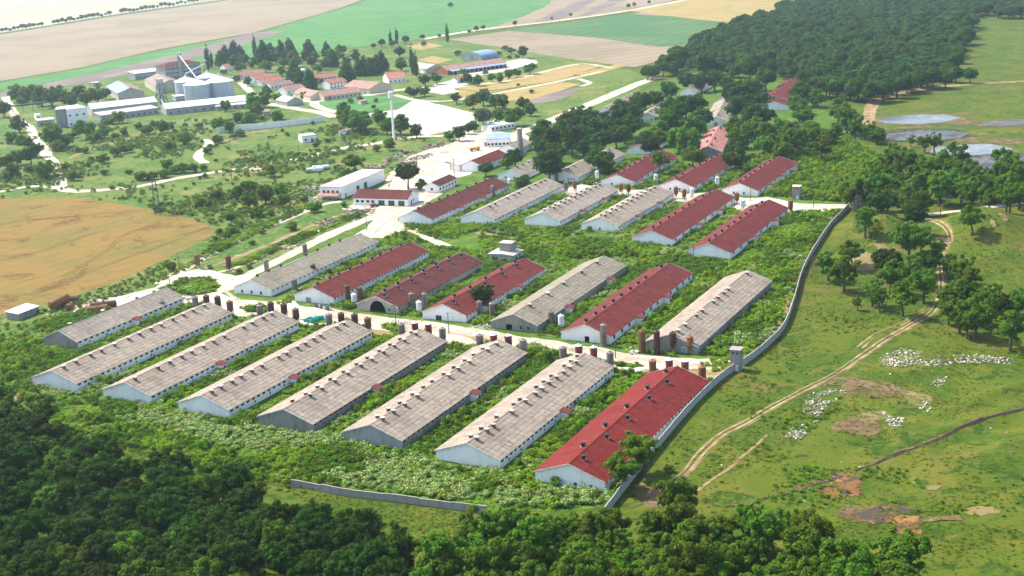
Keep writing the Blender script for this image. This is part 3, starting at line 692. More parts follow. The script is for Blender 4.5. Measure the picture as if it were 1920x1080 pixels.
rows1 = [('A', -156.8, 432.3, 55, 27.3, 15.5), ('B', -144.9, 388.6, 77.1, 26.98, W1), ('C', -118.1, 373.6, 76.3, 26.9, W1), ('D', -91.6, 358.2, 76.0, 27.6, W1), ('E', -65.4, 343.4, 75.5, 27.15, W1), ('F', -39.7, 327.9, 75.1, 27.52, W1), ('G', -13.7, 311.3, 74.3, 27.79, W1)]
lab1 = ['short grey-roofed barn with grey gable, farthest left beside the scrap tanks', 'grey-roofed barn with pale blue-white gable, second from left in the front row', 'grey-roofed barn with white gable, third from left in the front row', 'grey-roofed barn with white gable, fourth from left in the front row', 'grey-roofed barn with stained dark concrete gable, fifth from left in the front row', 'grey-roofed barn with blue-grey cement gable, sixth from left in the front row', 'grey-roofed barn with white gable and dense paired vents, beside the bright red barn']
vt1 = [('box', 6, 'left'), ('box', 13, 'one'), ('box', 14, 'one'), ('box', 16, 'one'), ('box', 11, 'pair'), ('box', 12, 'pair'), ('box', 15, 'pair')]
wl1 = ['wall_concrete', 'wall_white', 'wall_white', 'wall_white', 'wall_concrete', 'wall_grey', 'wall_white']
sd1 = ['wall_white', 'wall_white', 'wall_white', 'wall_white', 'wall_concrete', 'wall_concrete', 'wall_white']
pr1 = [(.52,), (), (.42,), (.40,), (.42,), (.52,), (.5,)]
ln1 = ['the leftmost short grey barn', 'the second front-row barn from left', 'the third front-row barn from left', 'the fourth front-row barn from left', 'the fifth front-row barn from left', 'the sixth front-row barn from left', 'the front-row grey barn beside the bright red barn']
for i, (n, x, y, L, yw, W) in enumerate(rows1):
    barn(x, y, L, yw, W, 'roof_grey' if i else 'roof_grey_dark', wl1[i], sd1[i], lab1[i], GR1, vt1[i], ('slot', 30 if i else 20), pr1[i], (), seed=i + 1, land=ln1[i])
barn(11.5, 294.6, 74.9, 28.16, W1, 'roof_red_bright', 'wall_white', 'wall_white', 'long bright red-roofed white barn nearest the camera, beside the perimeter wall', None, ('pipe', 10, 'alt'), ('small', 30), (), [(1.5, .9, .7, .7, 'window'), (5.6, .9, .7, .7, 'window'), (3.5, 0, .9, 1.9, 'white_paint')], seed=11, land='the bright red barn nearest the camera')
GR2 = 'barns of the second row'
barn(-99.8, 485.9, 77.5, 27.01, W2, 'roof_grey_olive', 'wall_white', 'wall_white', 'olive-grey roofed white barn at the left end of the second row', GR2, ('pipe', 9, 'left'), ('small', 26), (), [(-5, 1.1, .8, 1.0, 'window'), (-.5, 1.1, .8, 1.1, 'window'), (4, 1.1, .8, 1.1, 'window')], seed=21, land='the olive-roofed barn at the left end of the second row')
barn(-74.0, 469.8, 71.6, 26.94, W2, 'roof_red', 'wall_white', 'wall_white', 'dark red-roofed white barn, second from left in the second row', GR2, ('pipe', 9, 'left'), ('small', 30), (), [(-2.5, 0, 2.2, 2.0, 'grey_door')], seed=22, land='the white red-roofed barn second from left in the second row')
barn(-48.9, 453.2, 65.2, 27.03, W2, 'roof_red_dark', 'wall_cream', 'wall_cream', 'dark red-roofed barn with big black arched opening in its bare gable', GR2, ('pipe', 13, 'alt'), ('small', 30), (), [(5.0, 1.4, .8, .9, 'window')], arch=(0, 3.3, 4.3), seed=23, land='the barn with the arched opening')
barn(-24.3, 438.4, 64.9, 27.31, W2, 'roof_red', 'wall_white', 'wall_white', 'red-roofed white barn with a round tree against its right wall', GR2, ('pipe', 10, 'alt'), ('small', 28), (.22, .62), [(-2.2, .9, 2.2, 1.7, 'window')], seed=24, land='the red-roofed barn with the round tree')
barn(.1, 422.6, 79.1, 27.30, W2, 'roof_grey_olive', 'wall_concrete', 'wall_concrete', 'grey-roofed bare concrete barn with open black doorway in its gable', GR2, ('box', 5, 'one'), ('small', 26), (.30, .78), [(2.4, 1.3, .8, 1.3, 'window'), (5.2, 1.3, .8, 1.2, 'window')], openings=[(-3.2, -.9, .0, 2.0)], seed=25, land='the bare concrete barn with the open doorway')
barn(23.1, 406.1, 79.7, 27.56, W2, 'roof_red', 'wall_white', 'wall_white', 'red-roofed white barn, second from right in the second row, small black doorway', GR2, ('pipe', 10, 'left'), ('big', 12), (.30, .62), (), openings=[(-.4, 1.3, .0, 2.0)], seed=26, land='the red-roofed barn second from right in the second row')
barn(49.3, 391.6, 78.5, 28.23, W2, 'roof_grey', 'wall_concrete', 'wall_concrete', 'grey-roofed barn at the right end of the second row, rusty silos before it', GR2, ('box', 14, 'one'), ('small', 12), (), [(-5.6, 0, 3.0, 2.2, 'grey_door'), (4.0, 0, 1.2, 1.9, 'grey_door')], seed=27, land='the grey barn at the right end of the second row')
GR3 = 'barns of the third row'
barn(-43.2, 594.1, 81.3, 26.93, W3, 'roof_red_dark', 'wall_white', 'wall_white', 'dark red-roofed white barn at the left end of the third row', GR3, ('pipe', 8, 'left'), ('small', 20), (.34, .62), (), seed=31, land='the red-roofed barn at the left end of the third row')
barn(-14.1, 587.5, 77.2, 26.87, W3, 'roof_grey_dark', 'wall_white', 'wall_white', 'grey-roofed white barn, second from left in the third row, no porches', GR3, ('box', 12, 'one'), ('slot', 30), (), [(5, .9, .8, 1.0, 'window')], seed=32, land='the grey barn second from left in the third row')
barn(15.2, 576.5, 68.8, 27.58, W3, 'roof_grey_dark', 'wall_white', 'wall_white', 'grey-roofed white barn with two red porches, third from left in the third row', GR3, ('box', 11, 'pair'), ('slot', 26), (.33, .72), (), seed=33, land='the grey barn third from left in the third row')
barn(40.0, 560.7, 70.5, 27.44, W3, 'roof_grey', 'wall_white', 'wall_white', 'brown-grey roofed white barn with two red porches, fourth in the third row', GR3, ('box', 11, 'pair'), ('slot', 26), (.30, .70), [(0, .9, .7, .9, 'window')], seed=34, land='the grey barn fourth from left in the third row')
barn(59.4, 530.8, 85.3, 27.79, W3, 'roof_red', 'wall_white', 'wall_white', 'red-roofed white barn, second from right in the third row', GR3, ('pipe', 9, 'left'), ('big', 9), (.36, .70), (), seed=35, land='the red-roofed barn second from right in the third row')
barn(79.0, 503.9, 83.4, 27.93, W3, 'roof_red', 'wall_white', 'wall_white', 'red-roofed white barn at the right end of the third row', GR3, ('pipe', 10, 'left'), ('big', 9), (.36, .72), (), seed=36, land='the red-roofed barn at the right end of the third row')
def barn_px(a, b, W, *args, **kw):
    hr = kw.get('hr', HR); p, q = G(*a, hr), G(*b, hr); d = q - p
    return barn(p[0], p[1], float(np.hypot(d[0], d[1])), math.degrees(math.atan2(d[0], d[1])), W, *args, **kw)
GR4 = 'barns of the fourth row'
DW = [(-3, 1.3, .8, 1.0, 'window'), (2, 1.3, .8, 1.0, 'window')]
barn_px((957, 317), (1028, 284), 15, 'roof_grey_dark', 'wall_white', 'wall_white', 'grey-roofed white barn half hidden under trees at the left of the fourth row', GR4, ('box', 6, 'one'), ('small', 16), (), DW, seed=41, land='the leftmost barn of the fourth row')
barn_px((1055, 319), (1145, 277), W3, 'roof_grey_olive', 'wall_white', 'wall_white', 'grey-roofed white barn with three little gable windows, second in the fourth row', GR4, ('box', 9, 'one'), ('small', 16), (), [(3, 1.4, .6, .7, 'window'), (4.6, 1.4, .6, .7, 'window'), (6.2, 1.4, .6, .7, 'window')], seed=42, land='the grey barn second from left in the fourth row')
barn_px((1157, 328), (1240, 281), W3, 'roof_red', 'wall_white', 'wall_white', 'red-roofed white barn behind the brown-grey barn, third in the fourth row', GR4, ('pipe', 8, 'left'), ('big', 8), (.1, .9), DW, seed=43, land='the red-roofed barn third from left in the fourth row')
barn_px((1267, 337), (1356, 287), W3, 'roof_red', 'wall_white', 'wall_white', 'red-roofed white barn with red corner door, fourth in the fourth row', GR4, ('pipe', 8, 'left'), ('big', 8), (.22,), DW + [(7.4, 0, 1.2, 1.9, 'red_door')], seed=44, land='the red-roofed barn fourth from left in the fourth row')
barn_px((1387, 344), (1463, 293.5), W3, 'roof_red', 'wall_white', 'wall_white', 'red-roofed white barn with three porches at the right end of the fourth row', GR4, ('pipe', 8, 'left'), ('big', 8), (.25, .55, .9), DW, seed=45, land='the red-roofed barn at the right end of the fourth row')
GR5 = 'barns among the trees at the back'
barn_px((1200, 270), (1226, 252), 15, 'roof_red', 'wall_white', 'wall_white', 'red-roofed barn with whitish gable peeping from under the dark trees', GR5, ('pipe', 5, 'left'), ('small', 8), (), (), seed=51, land='the red-roofed barn peeping from the dark trees')
barn_px((1327, 274), (1348, 236), 15, 'roof_pink', 'wall_concrete', 'wall_white', 'faded pink-roofed barn with a white ridge and double row of vents', GR5, ('pipe', 7, 'alt'), ('small', 8), (), (), seed=52, land='the faded pink-roofed barn')
barn_px((1342, 219), (1360, 184), 15, 'roof_grey', 'wall_white', 'wall_white', 'grey-roofed barn with dark gable door behind the pink-roofed barn', GR5, ('box', 8, 'one'), ('small', 8), (), [(0, 0, 2.4, 2.4, 'grey_door'), (5, 1.3, .8, .8, 'window')], seed=53, land='the grey barn behind the pink-roofed barn')
barn_px((1362, 177), (1412, 148), 14, 'roof_red', 'wall_white', 'wall_white', 'far red-roofed barn, narrow strip of roof behind the grey one', GR5, ('pipe', 5, 'alt'), ('small', 8), (), (), seed=54)
barn_px((1452, 190.5), (1461, 183), 22, 'roof_red', 'wall_white', 'wall_white', 'short red-roofed barn at the forest edge, nearer of the two', GR5, ('pipe', 1, 'left'), ('small', 4), (), (), seed=55)
barn_px((1452, 179), (1497, 143.5), 20, 'roof_red', 'wall_concrete', 'wall_white', 'long red-roofed barn with grey gable at the forest edge, a line of vents', GR5, ('pipe', 10, 'left'), ('small', 8), (), (), seed=56, land='the red-roofed barn at the forest edge')
barn_px((1213, 211), (1240, 190), 14, 'roof_grey', 'wall_white', 'wall_white', 'grey-roofed barn with white gable standing amid the dark trees', GR5, ('box', 6, 'one'), ('small', 8), (), [(-3, 1.2, .8, .8, 'window'), (3, 1.2, .8, .8, 'window')], seed=57, land='the grey barn amid the dark trees')
barn_px((1130, 203), (1185, 176), 16, 'roof_grey', 'wall_white', 'wall_white', 'long grey-roofed barn behind the dark trees beside the straight road', GR5, ('box', 10, 'one'), ('small', 8), (), (), seed=58, land='the long grey barn beside the straight road')
barn_px((1290, 164), (1326, 146), 12, 'roof_grey', 'wall_white', 'wall_white', 'far grey roof showing as a thin strip above the trees', GR5, ('box', 4, 'one'), ('small', 6), (), (), seed=59)

# ---------------------------------------------------------------- feed silos
def silo_parts(kind, body, hh):
    """kind 'drum' plain drum on legs, 'cone' drum with pointed hopper, 'tube' drum standing on the ground"""
    def f():
        r = {'drum': 1.12, 'cone': 1.08, 'tube': 1.0, 'galv': 1.0}[kind]; top = hh
        mb = MB(); lid = MB(); leg = MB(); hop = MB(); lad = MB()
        if kind == 'tube':
            prof = [(r * 1.15, 0), (r * 1.15, .5), (r, .52)]
            for k in range(8): z = .6 + (top - .6) * k / 8; prof += [(r, z), (r * 1.025, z + .03), (r, z + .06)]
            mb.lathe(prof + [(r, top)], 18)
        else:
            zb = top * (.50 if kind == 'drum' else .52 if kind == 'cone' else .45)
            prof = []
            for k in range(6): z = zb + (top - zb) * k / 6; prof += [(r, z), (r * 1.03, z + .04), (r, z + .08)]
            mb.lathe(prof + [(r, top)], 18)
            hop.lathe([(.22, zb * (.38 if kind != 'drum' else .45)), (.26, zb * .46), (r * .98, zb)], 18)
            for a in range(4):
                t = math.pi / 4 + a * math.pi / 2; x, y = r * .92 * math.cos(t), r * .92 * math.sin(t)
                l = MB(); l.box(x - .07, x + .07, y - .07, y + .07, 0, zb + .3); leg = leg if a else []; leg.append(l)
        lid.lathe([(r * 1.05, top), (r * 1.05, top + .06), (.35, top + .42), (.30, top + .6), (.05, top + .66)], 18)
        for i in range(int(top / .45)): lad.box(r + .06, r + .10, -.22, .22, .4 + i * .45, .44 + i * .45)
        for s in (-.24, .24): lad.box(r + .05, r + .12, s - .03, s + .03, .2, top + .5)
        lm = {'silo_red': 'silo_white', 'silo_brown': 'silo_brown'}.get(body, body)
        out = [('body', mb.mesh('body', body)), ('lid', lid.mesh('lid', lm)), ('ladder', lad.mesh('ladder', 'rust'))]
        if kind != 'tube':
            out.append(('hopper', hop.mesh('hopper', body)))
            out += [('leg', l.mesh('leg', 'rust' if body != 'silo_white' else 'zinc')) for l in leg]
        return out
    return cached(('silo', kind, body, round(hh, 1)), f)
def silo(kind, body, top, base, label, group, hh=None):
    g = G(*base); d = depth(g)
    h = hh or min(8.5, max(3.6, (base[1] - top[1]) * d / CAM_F / .955)); h = round(h * 2) / 2
    s = thing('feed_silo', label, 'silo', (g[0], g[1], 0), random.uniform(0, 6), group)
    for n, me in silo_parts(kind, body, h): obj(n, me, s)
    return s
SILG = 'feed silos behind the front row'
T1 = {'second': [(365, 557.5), (386, 555), (407.5, 557), (430, 566)], 'third': [(486.7, 573), (507.5, 568), (531.7, 571), (554.7, 580)], 'fourth': [(616.3, 590), (640, 588), (665, 590), (689.7, 597.5)], 'fifth': [(753.3, 608.3), (778.8, 605), (804, 607.5), (830.5, 616)], 'sixth': [(900.8, 629), (926.7, 627.5), (954.7, 629), (982, 637.5)], 'seventh': [(1057, 652), (1086.7, 648), (1115, 651), (1145.8, 661)], 'eighth': [(1225.8, 676.7), (1257, 674), (1286.7, 676.7), (1319, 688)]}
for row, (wd, ts) in enumerate(T1.items()):
    for i, t in enumerate(ts):
        c = ('silo_grey' if i in (0, 3) else ('silo_brown' if row < 3 else 'silo_red'))
        if i == 3 or (row > 4 and i == 0): c = 'rust' if row < 3 else 'silo_grey'
        if row == 6 and i in (0, 3): c = 'rust_orange'
        nm = {'silo_grey': 'weathered grey', 'silo_brown': 'dark brown', 'silo_red': 'red painted', 'rust': 'rusty brown', 'rust_orange': 'orange-brown rusty'}[c]
        h = 6.0; dd = depth(G(t[0], t[1] + 28)); dy = h * .955 * CAM_F / dd
        silo('drum', c, t, (t[0] + (960 - t[0]) * .006, t[1] + dy), f'{nm} silo, {ORD[i]} from left of four behind the {wd} front-row barn', SILG, h)
SG2 = 'feed silos along the second row'
for kind, c, t, b, lab in (
    ('tube', 'silo_grey', (298, 564), (304, 584), 'grey tube silo at the rear corner of the leftmost short barn'),
    ('drum', 'rust_orange', (368.7, 477.5), (372, 504), 'rusty drum silo farthest left, beside the pale road'),
    ('cone', 'silo_brown', (427.5, 482.5), (431, 512), 'dark rusty pointed silo on tall legs beside the stone foundations'),
    ('tube', 'silo_grey', (498.7, 488), (501, 512), 'grey tube silo left of the olive-roofed barn'),
    ('tube', 'silo_grey', (570.7, 458.7), (573, 478), 'smaller grey tube silo behind the olive-roofed barn ridge'),
    ('tube', 'rust', (585.8, 497.5), (588, 517), 'rusty tube silo amid bushes right of the olive-roofed barn'),
    ('tube', 'silo_grey', (551, 525), (553, 548), 'grey tube silo between the olive-roofed and the red-roofed barn'),
    ('tube', 'rust', (652, 537), (653, 565), 'rusty tube silo at the front right corner of a white gable, left of a pair'),
    ('tube', 'rust', (675, 540), (676, 564), 'rusty tube silo just left of the arched barn, right of a pair'),
    ('galv', 'silo_white', (664, 551), (665, 574), 'shiny galvanised hopper silo left of the arched opening'),
    ('tube', 'silo_grey', (772, 550), (773, 578), 'grey tube silo with rusty foot right of the arched barn, left of a pair'),
    ('tube', 'silo_grey', (795.7, 552), (797, 578), 'dark grey tube silo right of the arched barn, right of a pair'),
    ('galv', 'silo_white', (786, 566), (787, 591), 'galvanised hopper silo above the turquoise rubbish'),
    ('tube', 'silo_grey', (899, 565.7), (900, 591), 'grey tube silo under the round tree, left of a pair'),
    ('tube', 'silo_grey', (922.7, 569), (923.5, 595), 'grey tube silo left of the bare concrete barn, right of a pair'),
    ('tube', 'silo_grey', (1033, 584), (1034, 611), 'grey tube silo at the right wall of the bare concrete barn'),
    ('galv', 'silo_white', (1052, 593), (1053, 621), 'white ribbed silo on legs between two second-row barns'),
    ('tube', 'silo_grey', (1130.7, 608), (1132, 648), 'tall grey silo on a concrete foot before the red-roofed barn gable'),
    ('tube', 'rust', (1203, 622), (1205, 661), 'grey and rusty silo, leftmost of four before the right-end grey barn'),
    ('tube', 'silo_brown', (1231, 622), (1232, 664), 'dark rusty silo, second of four before the right-end grey barn'),
    ('cone', 'silo_brown', (1261, 624), (1262, 661), 'dark red-brown hopper silo, third of four before the right-end grey barn'),
    ('cone', 'rust_orange', (1294, 632), (1294, 663), 'orange rusty hopper silo, rightmost of four before the right-end grey barn')):
    silo(kind, c, t, b, lab, SG2)
SG3 = 'feed silos behind the third row'
for kind, c, t, b, lab in (
    ('tube', 'silo_grey', (923, 349), (925, 369), 'grey tube silo against the left-end red-roofed barn of the third row'),
    ('galv', 'silo_white', (956, 336), (956, 350), 'bluish galvanised silo at the rear of the left-end third-row barn'),
    ('tube', 'silo_grey', (1043, 319), (1044, 342), 'grey round tower silo against a white gable of the fourth row'),
    ('cone', 'silo_grey', (1060, 341.7), (1062, 362), 'grey-brown hopper silo behind the second third-row barn, left one'),
    ('cone', 'rust', (1077.5, 341), (1078, 360), 'brown pointed hopper silo behind the second third-row barn, right one'),
    ('galv', 'silo_white', (1119, 322.5), (1120, 343), 'white hopper silo left of a red-roofed fourth-row barn'),
    ('cone', 'rust_orange', (1163, 346), (1164, 364), 'rusty hopper silo behind the third third-row barn, left one'),
    ('cone', 'rust', (1178, 347.5), (1179, 367), 'rusty pointed hopper silo behind the third third-row barn, right one'),
    ('galv', 'silo_white', (1229, 328), (1230, 346), 'white hopper silo between two red-roofed fourth-row barns'),
    ('cone', 'rust_orange', (1268, 352.5), (1268, 372), 'rusty hopper silo behind the fourth third-row barn, left one'),
    ('cone', 'rust_orange', (1283, 357), (1283, 377), 'rusty hopper silo behind the fourth third-row barn, right one'),
    ('galv', 'silo_white', (1297, 355), (1297.5, 373), 'galvanised hopper silo right of two rusty ones'),
    ('galv', 'silo_white', (1345, 334), (1345, 353), 'white hopper silo near the right-end fourth-row barn'),
    ('cone', 'rust_orange', (1381, 362.5), (1382, 384), 'rusty hopper silo at the rear of the second barn from right, third row'),
    ('galv', 'silo_white', (1393, 375), (1394, 393.5), 'galvanised silo between the two right-end third-row barns'),
    ('cone', 'rust_orange', (1482.5, 378), (1482.5, 401), 'rusty hopper silo at the rear of the right-end third-row barn')):
    silo(kind, c, t, b, lab, SG3)

# ---------------------------------------------------------------- perimeter walls of concrete panels
def panel_wall(px, h, label, name='perimeter_wall', pl=3.0, step=0.0, mat='fence_concrete'):
    P = spline([G(*p)[:2] for p in px], .5); P = np.array(P)
    s = np.concatenate([[0], np.cumsum(np.linalg.norm(np.diff(P, axis=0), axis=1))]); n = int(s[-1] / pl)
    pos = [np.array([np.interp(k * pl, s, P[:, 0]), np.interp(k * pl, s, P[:, 1])]) for k in range(n + 1)]
    w = thing(name, label, 'wall', (pos[0][0], pos[0][1], 0)); rng = random.Random(9)
    def pm(v):
        def f():
            mb = MB(); mb.box(0, pl - .06, -.07, .07, -.6, h); mb.box(-.02, pl - .04, -.12, .12, h, h + .09)
            for q in range(3): mb.box(.15, pl - .21, -.085, -.068, .15 + q * h / 3, -.08 + (q + 1) * h / 3); mb.box(.15, pl - .21, .068, .085, .15 + q * h / 3, -.08 + (q + 1) * h / 3)
            return mb.mesh('panel', mat)
        return cached(('panel', h, mat), f)
    post = cached(('post', h, mat), lambda: (lambda mb: (mb.box(-.13, .13, -.14, .14, -.6, h + .12), mb.mesh('post', mat))[1])(MB()))
    for k in range(n):
        a, b = pos[k], pos[k + 1]; d = b - a; dz = rng.uniform(-.06, .06) + (step * (k // 3 % 2))
        o = obj('panel', pm(0), w, (a[0] - pos[0][0], a[1] - pos[0][1], min(hz(a), hz(b)) + dz)); o.rotation_euler = (rng.uniform(-.02, .02), 0, math.atan2(d[1], d[0]))
        if k % 2 == 0: q = obj('post', post, w, (a[0] - pos[0][0], a[1] - pos[0][1], hz(a) + dz)); q.rotation_euler = (0, 0, math.atan2(d[1], d[0]))
    return w
panel_wall([(1135, 968), (1150, 947), (1215, 864), (1290, 774), (1345, 719), (1384, 690)], 2.3, 'long grey concrete panel wall running beside the bright red barn')
panel_wall([(1394, 686), (1432, 657), (1470, 617), (1490, 565), (1505, 514), (1532, 463), (1562, 422), (1594, 388)], 2.3, 'curved concrete perimeter wall climbing from the grey watch tower to the trees')
panel_wall([(548, 912), (585, 918), (640, 929), (740, 941), (830, 953), (918, 964)], 1.8, 'stepped concrete wall at the forest edge before the front row', step=.18)
# retaining wall behind the meadow
panel_wall([(408, 250), (440, 246), (500, 241), (560, 234), (622, 226)], 4.0, 'long whitish ruined retaining wall across the meadow', 'ruined_wall', 6.0, 0, 'wall_white')

# ---------------------------------------------------------------- towers
def watch_tower(px, py, label, s=1.5, h=6.6, rot=-.48, roof='wall_concrete'):
    g = G(px, py); t = thing('watch_tower', label, 'tower', (g[0], g[1], hz(g)), rot)
    mb = MB(); mb.box(-s, s, -s, s, -.3, h); mb.build('shaft', 'wall_concrete', t)
    mb = MB(); mb.box(-s - .35, s + .35, -s - .35, s + .35, h, h + .22); mb.build('roof_slab', roof, t)
    for f, x, y in (('front', 0, -s), ('right', s, 0)):
        for dx in (-.6, .6):
            place(window_mesh(.7, .6, 0), t, 'window', x + (dx if f == 'front' else 0), y + (dx if f == 'right' else 0), h - .9, f)
    place(door_mesh(.9, 1.9, 'trim_white', 'trim_white', 1), t, 'door', .5, -s, 0, 'front')
    return t
watch_tower(1381, 693, 'grey concrete watch tower where the two perimeter walls meet'); LAND.append(('the grey watch tower', *G(1381, 693)[:2]))
watch_tower(1494, 373, 'pale watch tower with a yellowish roof slab beyond the third row', 1.7, 6.2, -.4, 'wall_yellow'); LAND.append(('the pale watch tower', *G(1494, 373)[:2]))
def pump_house():
    g = G(948, 488); t = thing('pump_house', 'low concrete house with a square tower block amid the weeds', 'building', (g[0], g[1], 0), -R(27)); LAND.append(('the concrete pump house', g[0], g[1]))
    mb = MB(); mb.box(-5.5, 5.5, -4, 5, 0, 3.2); mb.build('wall', 'wall_cream', t)
    mb = MB(); mb.prism([(-6, -4.6, 3.2), (6, -4.6, 3.2), (6, -4.6, 3.45), (0, -4.6, 3.9), (-6, -4.6, 3.45)], (0, 10.2, 0)); mb.build('roof', 'flat_roof', t)
    mb = MB(); mb.box(-2.6, 2.6, .2, 4.6, 3.4, 7.0); tw = mb.build('tower_block', 'wall_concrete', t)
    mb = MB(); mb.box(-2.9, 2.9, -.1, 4.9, 7.0, 7.2); mb.build('tower_roof', 'flat_roof', t)
    for x in (-3.6, -2.0): place(window_mesh(1.1, .8, 1), t, 'window', x, -4, 1.9, 'front')
    place(door_mesh(1.1, 2.0, 'teal', 'trim_white', 1), t, 'door', .8, -4, 0, 'front')
    for y in (-1, 2): place(window_mesh(1.1, .8, 1), t, 'window', 5.5, y, 1.9, 'right')
pump_house()

# ---------------------------------------------------------------- other buildings
def house(a, b, W, he, hr, roof, wall, label, name='building', cat='building', wins=0, doors=(), group=None, land=None, courses=5, trim=None, win2=False, seed=0, endwin=0):
    """gable-roofed building from its two ridge ends in the photograph; local +y runs from a to b"""
    p, q = G(*a, hr), G(*b, hr); d = q - p; L = float(np.hypot(d[0], d[1])); yaw = math.atan2(d[0], d[1])
    t = thing(name, label, cat, (p[0], p[1], 0), -yaw, group)
    gable_walls(t, W, L, he, hr, wall); gable_roof(t, W, L, he, hr, roof, courses=courses, sheet_len=1.6, seed=seed, trim=trim)
    if land: LAND.append((land, (p[0] + q[0]) / 2, (p[1] + q[1]) / 2))
    for i in range(wins):
        y = L * (i + .5) / wins
        if any(abs(y - L * dd[0]) < dd[1] * .6 + .8 for dd in doors): continue
        for z in ((1.7, 4.4) if win2 else (min(1.7, he - .8),)):
            if z > he - .6: continue
            place(window_mesh(1.3, 1.2, 1), t, 'window', W / 2, y, z, 'right')
    for i in range(endwin): place(window_mesh(1.1, 1.2, 1), t, 'window', -W / 2 + W * (i + 1) / (endwin + 1), 0, 1.8, 'front')
    for f, w, h, m in doors: place(door_mesh(w, h, m), t, 'door', W / 2, L * f, 0, 'right')
    return t, L
VG = 'houses of the hamlet at the back'
V = 'village_house'
house((450, 135), (491, 129.5), 11, 3.4, 6.2, 'roof_tile', 'wall_white', 'low red-tiled house, uppermost of four stacked rows by the grain silos', V, 'house', 6, group=VG, land='the stacked red-tiled houses')
house((470, 142.5), (507, 136.5), 11, 3.4, 6.2, 'roof_tile', 'wall_white', 'low red-tiled house, second of four stacked rows by the grain silos', V, 'house', 6, group=VG)
house((483, 148.5), (524, 142), 11, 3.4, 6.2, 'roof_tile', 'wall_white', 'low red-tiled house, third of four stacked rows by the grain silos', V, 'house', 6, group=VG)
house((501.7, 155.5), (543, 150), 10, 3.2, 5.8, 'roof_tile_old', 'wall_white', 'low faded red-tiled house, lowest of four stacked rows by the grain silos', V, 'house', 6, group=VG)
house((437, 140), (451, 137.5), 8, 3, 5, 'roof_tile', 'wall_white', 'tiny tiled house left of the stacked rows', V, 'house', 2, group=VG)
house((578, 141.5), (623, 135.5), 12, 5.4, 8.4, 'roof_tile', 'wall_white', 'two-storey white house with long red-tiled roof among conifers', V, 'house', 8, group=VG, win2=True, land='the two-storey white house among conifers')
house((610, 150), (642, 145), 11, 5.2, 8.2, 'roof_tile', 'wall_white', 'two-storey white house with red roof just above the long low buildings', V, 'house', 5, group=VG, win2=True, land='the two-storey house above the long buildings')
house((528, 162.5), (563, 157), 13, 3.6, 6.6, 'roof_tile_old', 'wall_white', 'white house with faded tiled roof left of the long low buildings', V, 'house', 4, group=VG, land='the faded-roofed white house')
house((566, 164), (598, 171.5), 16, 3.6, 7.0, 'roof_tile_old', 'wall_yellow', 'brown-tiled wing at the left end of the long low building', 'farm_building', 'building', 3, group=VG)
house((598, 172), (668, 163), 16, 3.8, 7.0, 'roof_tile_old', 'wall_yellow', 'long low tiled building with buff walls behind the lawn', 'farm_building', 'building', 9, [(.15, 4.0, 3.2, 'brown_roof')], VG, 'the long low tiled building', win2=False)
house((663, 150), (712, 154), 24, 4.2, 8.5, 'roof_tile_old', 'wall_yellow', 'broad tiled building at the right end of the long low one', 'farm_building', 'building', 5, [(.85, 3.0, 2.6, 'blue_roof')], VG, 'the broad tiled building')
house((531, 178), (552, 182.5), 14, 3.4, 6.6, 'flat_roof', 'wall_grey', 'small grey-roofed shed before the faded-roofed white house', 'shed', 'shed', 2, [(.5, 3, 2.6, 'grey_door')], VG, 'the small grey shed')
house((417, 121), (428, 119.5), 9, 4, 6.5, 'roof_tile', 'wall_white', 'lone red-roofed white house between the conifers and the grain silos', V, 'house', 2, group=VG)
house((560, 128.5), (572, 129.5), 9, 3, 4.6, 'white_roof', 'wall_white', 'tiny white-roofed house under the conifers', V, 'house', 1, group=VG)
house((722, 137), (755, 134), 20, 4, 8.2, 'roof_tile', 'wall_white', 'broad red-tiled house behind the round trees', V, 'house', 4, group=VG, land='the broad red-tiled house')
house((785, 117), (816, 121), 20, 4.2, 7.6, 'flat_roof', 'wall_cream', 'grey-roofed storage barn with pale double door left of the brick shed', 'storage_barn', 'barn', 0, [(.75, 6, 4, 'trim_white')], None, 'the grey storage barn')
t, L = house((827, 124), (937, 109.5), 20, 4.0, 7.6, 'roof_tile_old', 'wall_brick', 'very long brick shed with red roof and pale lean-to strip', 'brick_shed', 'shed', 0, (), None, 'the long brick shed')
mb = MB(); mb.prism([(10.2, 2, 4.1), (15, 2, 3.3), (15, 2, 3.45), (10.2, 2, 4.3)], (0, L - 4, 0)); mb.build('lean_to_roof', 'blue_roof', t)
for i in range(14): mb = MB(); mb.box(14.5, 14.75, 3 + i * (L - 6) / 13 - .15, 3 + i * (L - 6) / 13 + .15, 0, 3.4); mb.build('post', 'wall_white', t)
for i in range(10): place(door_mesh(4.5, 3.0, 'dark_inside', 'wall_brick', 1), t, 'bay_shade_panel', 10, 8 + i * (L - 14) / 9, 0, 'right')  # solid dark panels, their colour standing in for shade in open bays
house((850, 145.5), (873, 142), 9, 3, 5, 'roof_tile', 'wall_white', 'small pink-roofed white cottage by the hedge trees', V, 'house', 2, group=VG, land='the small pink-roofed cottage')
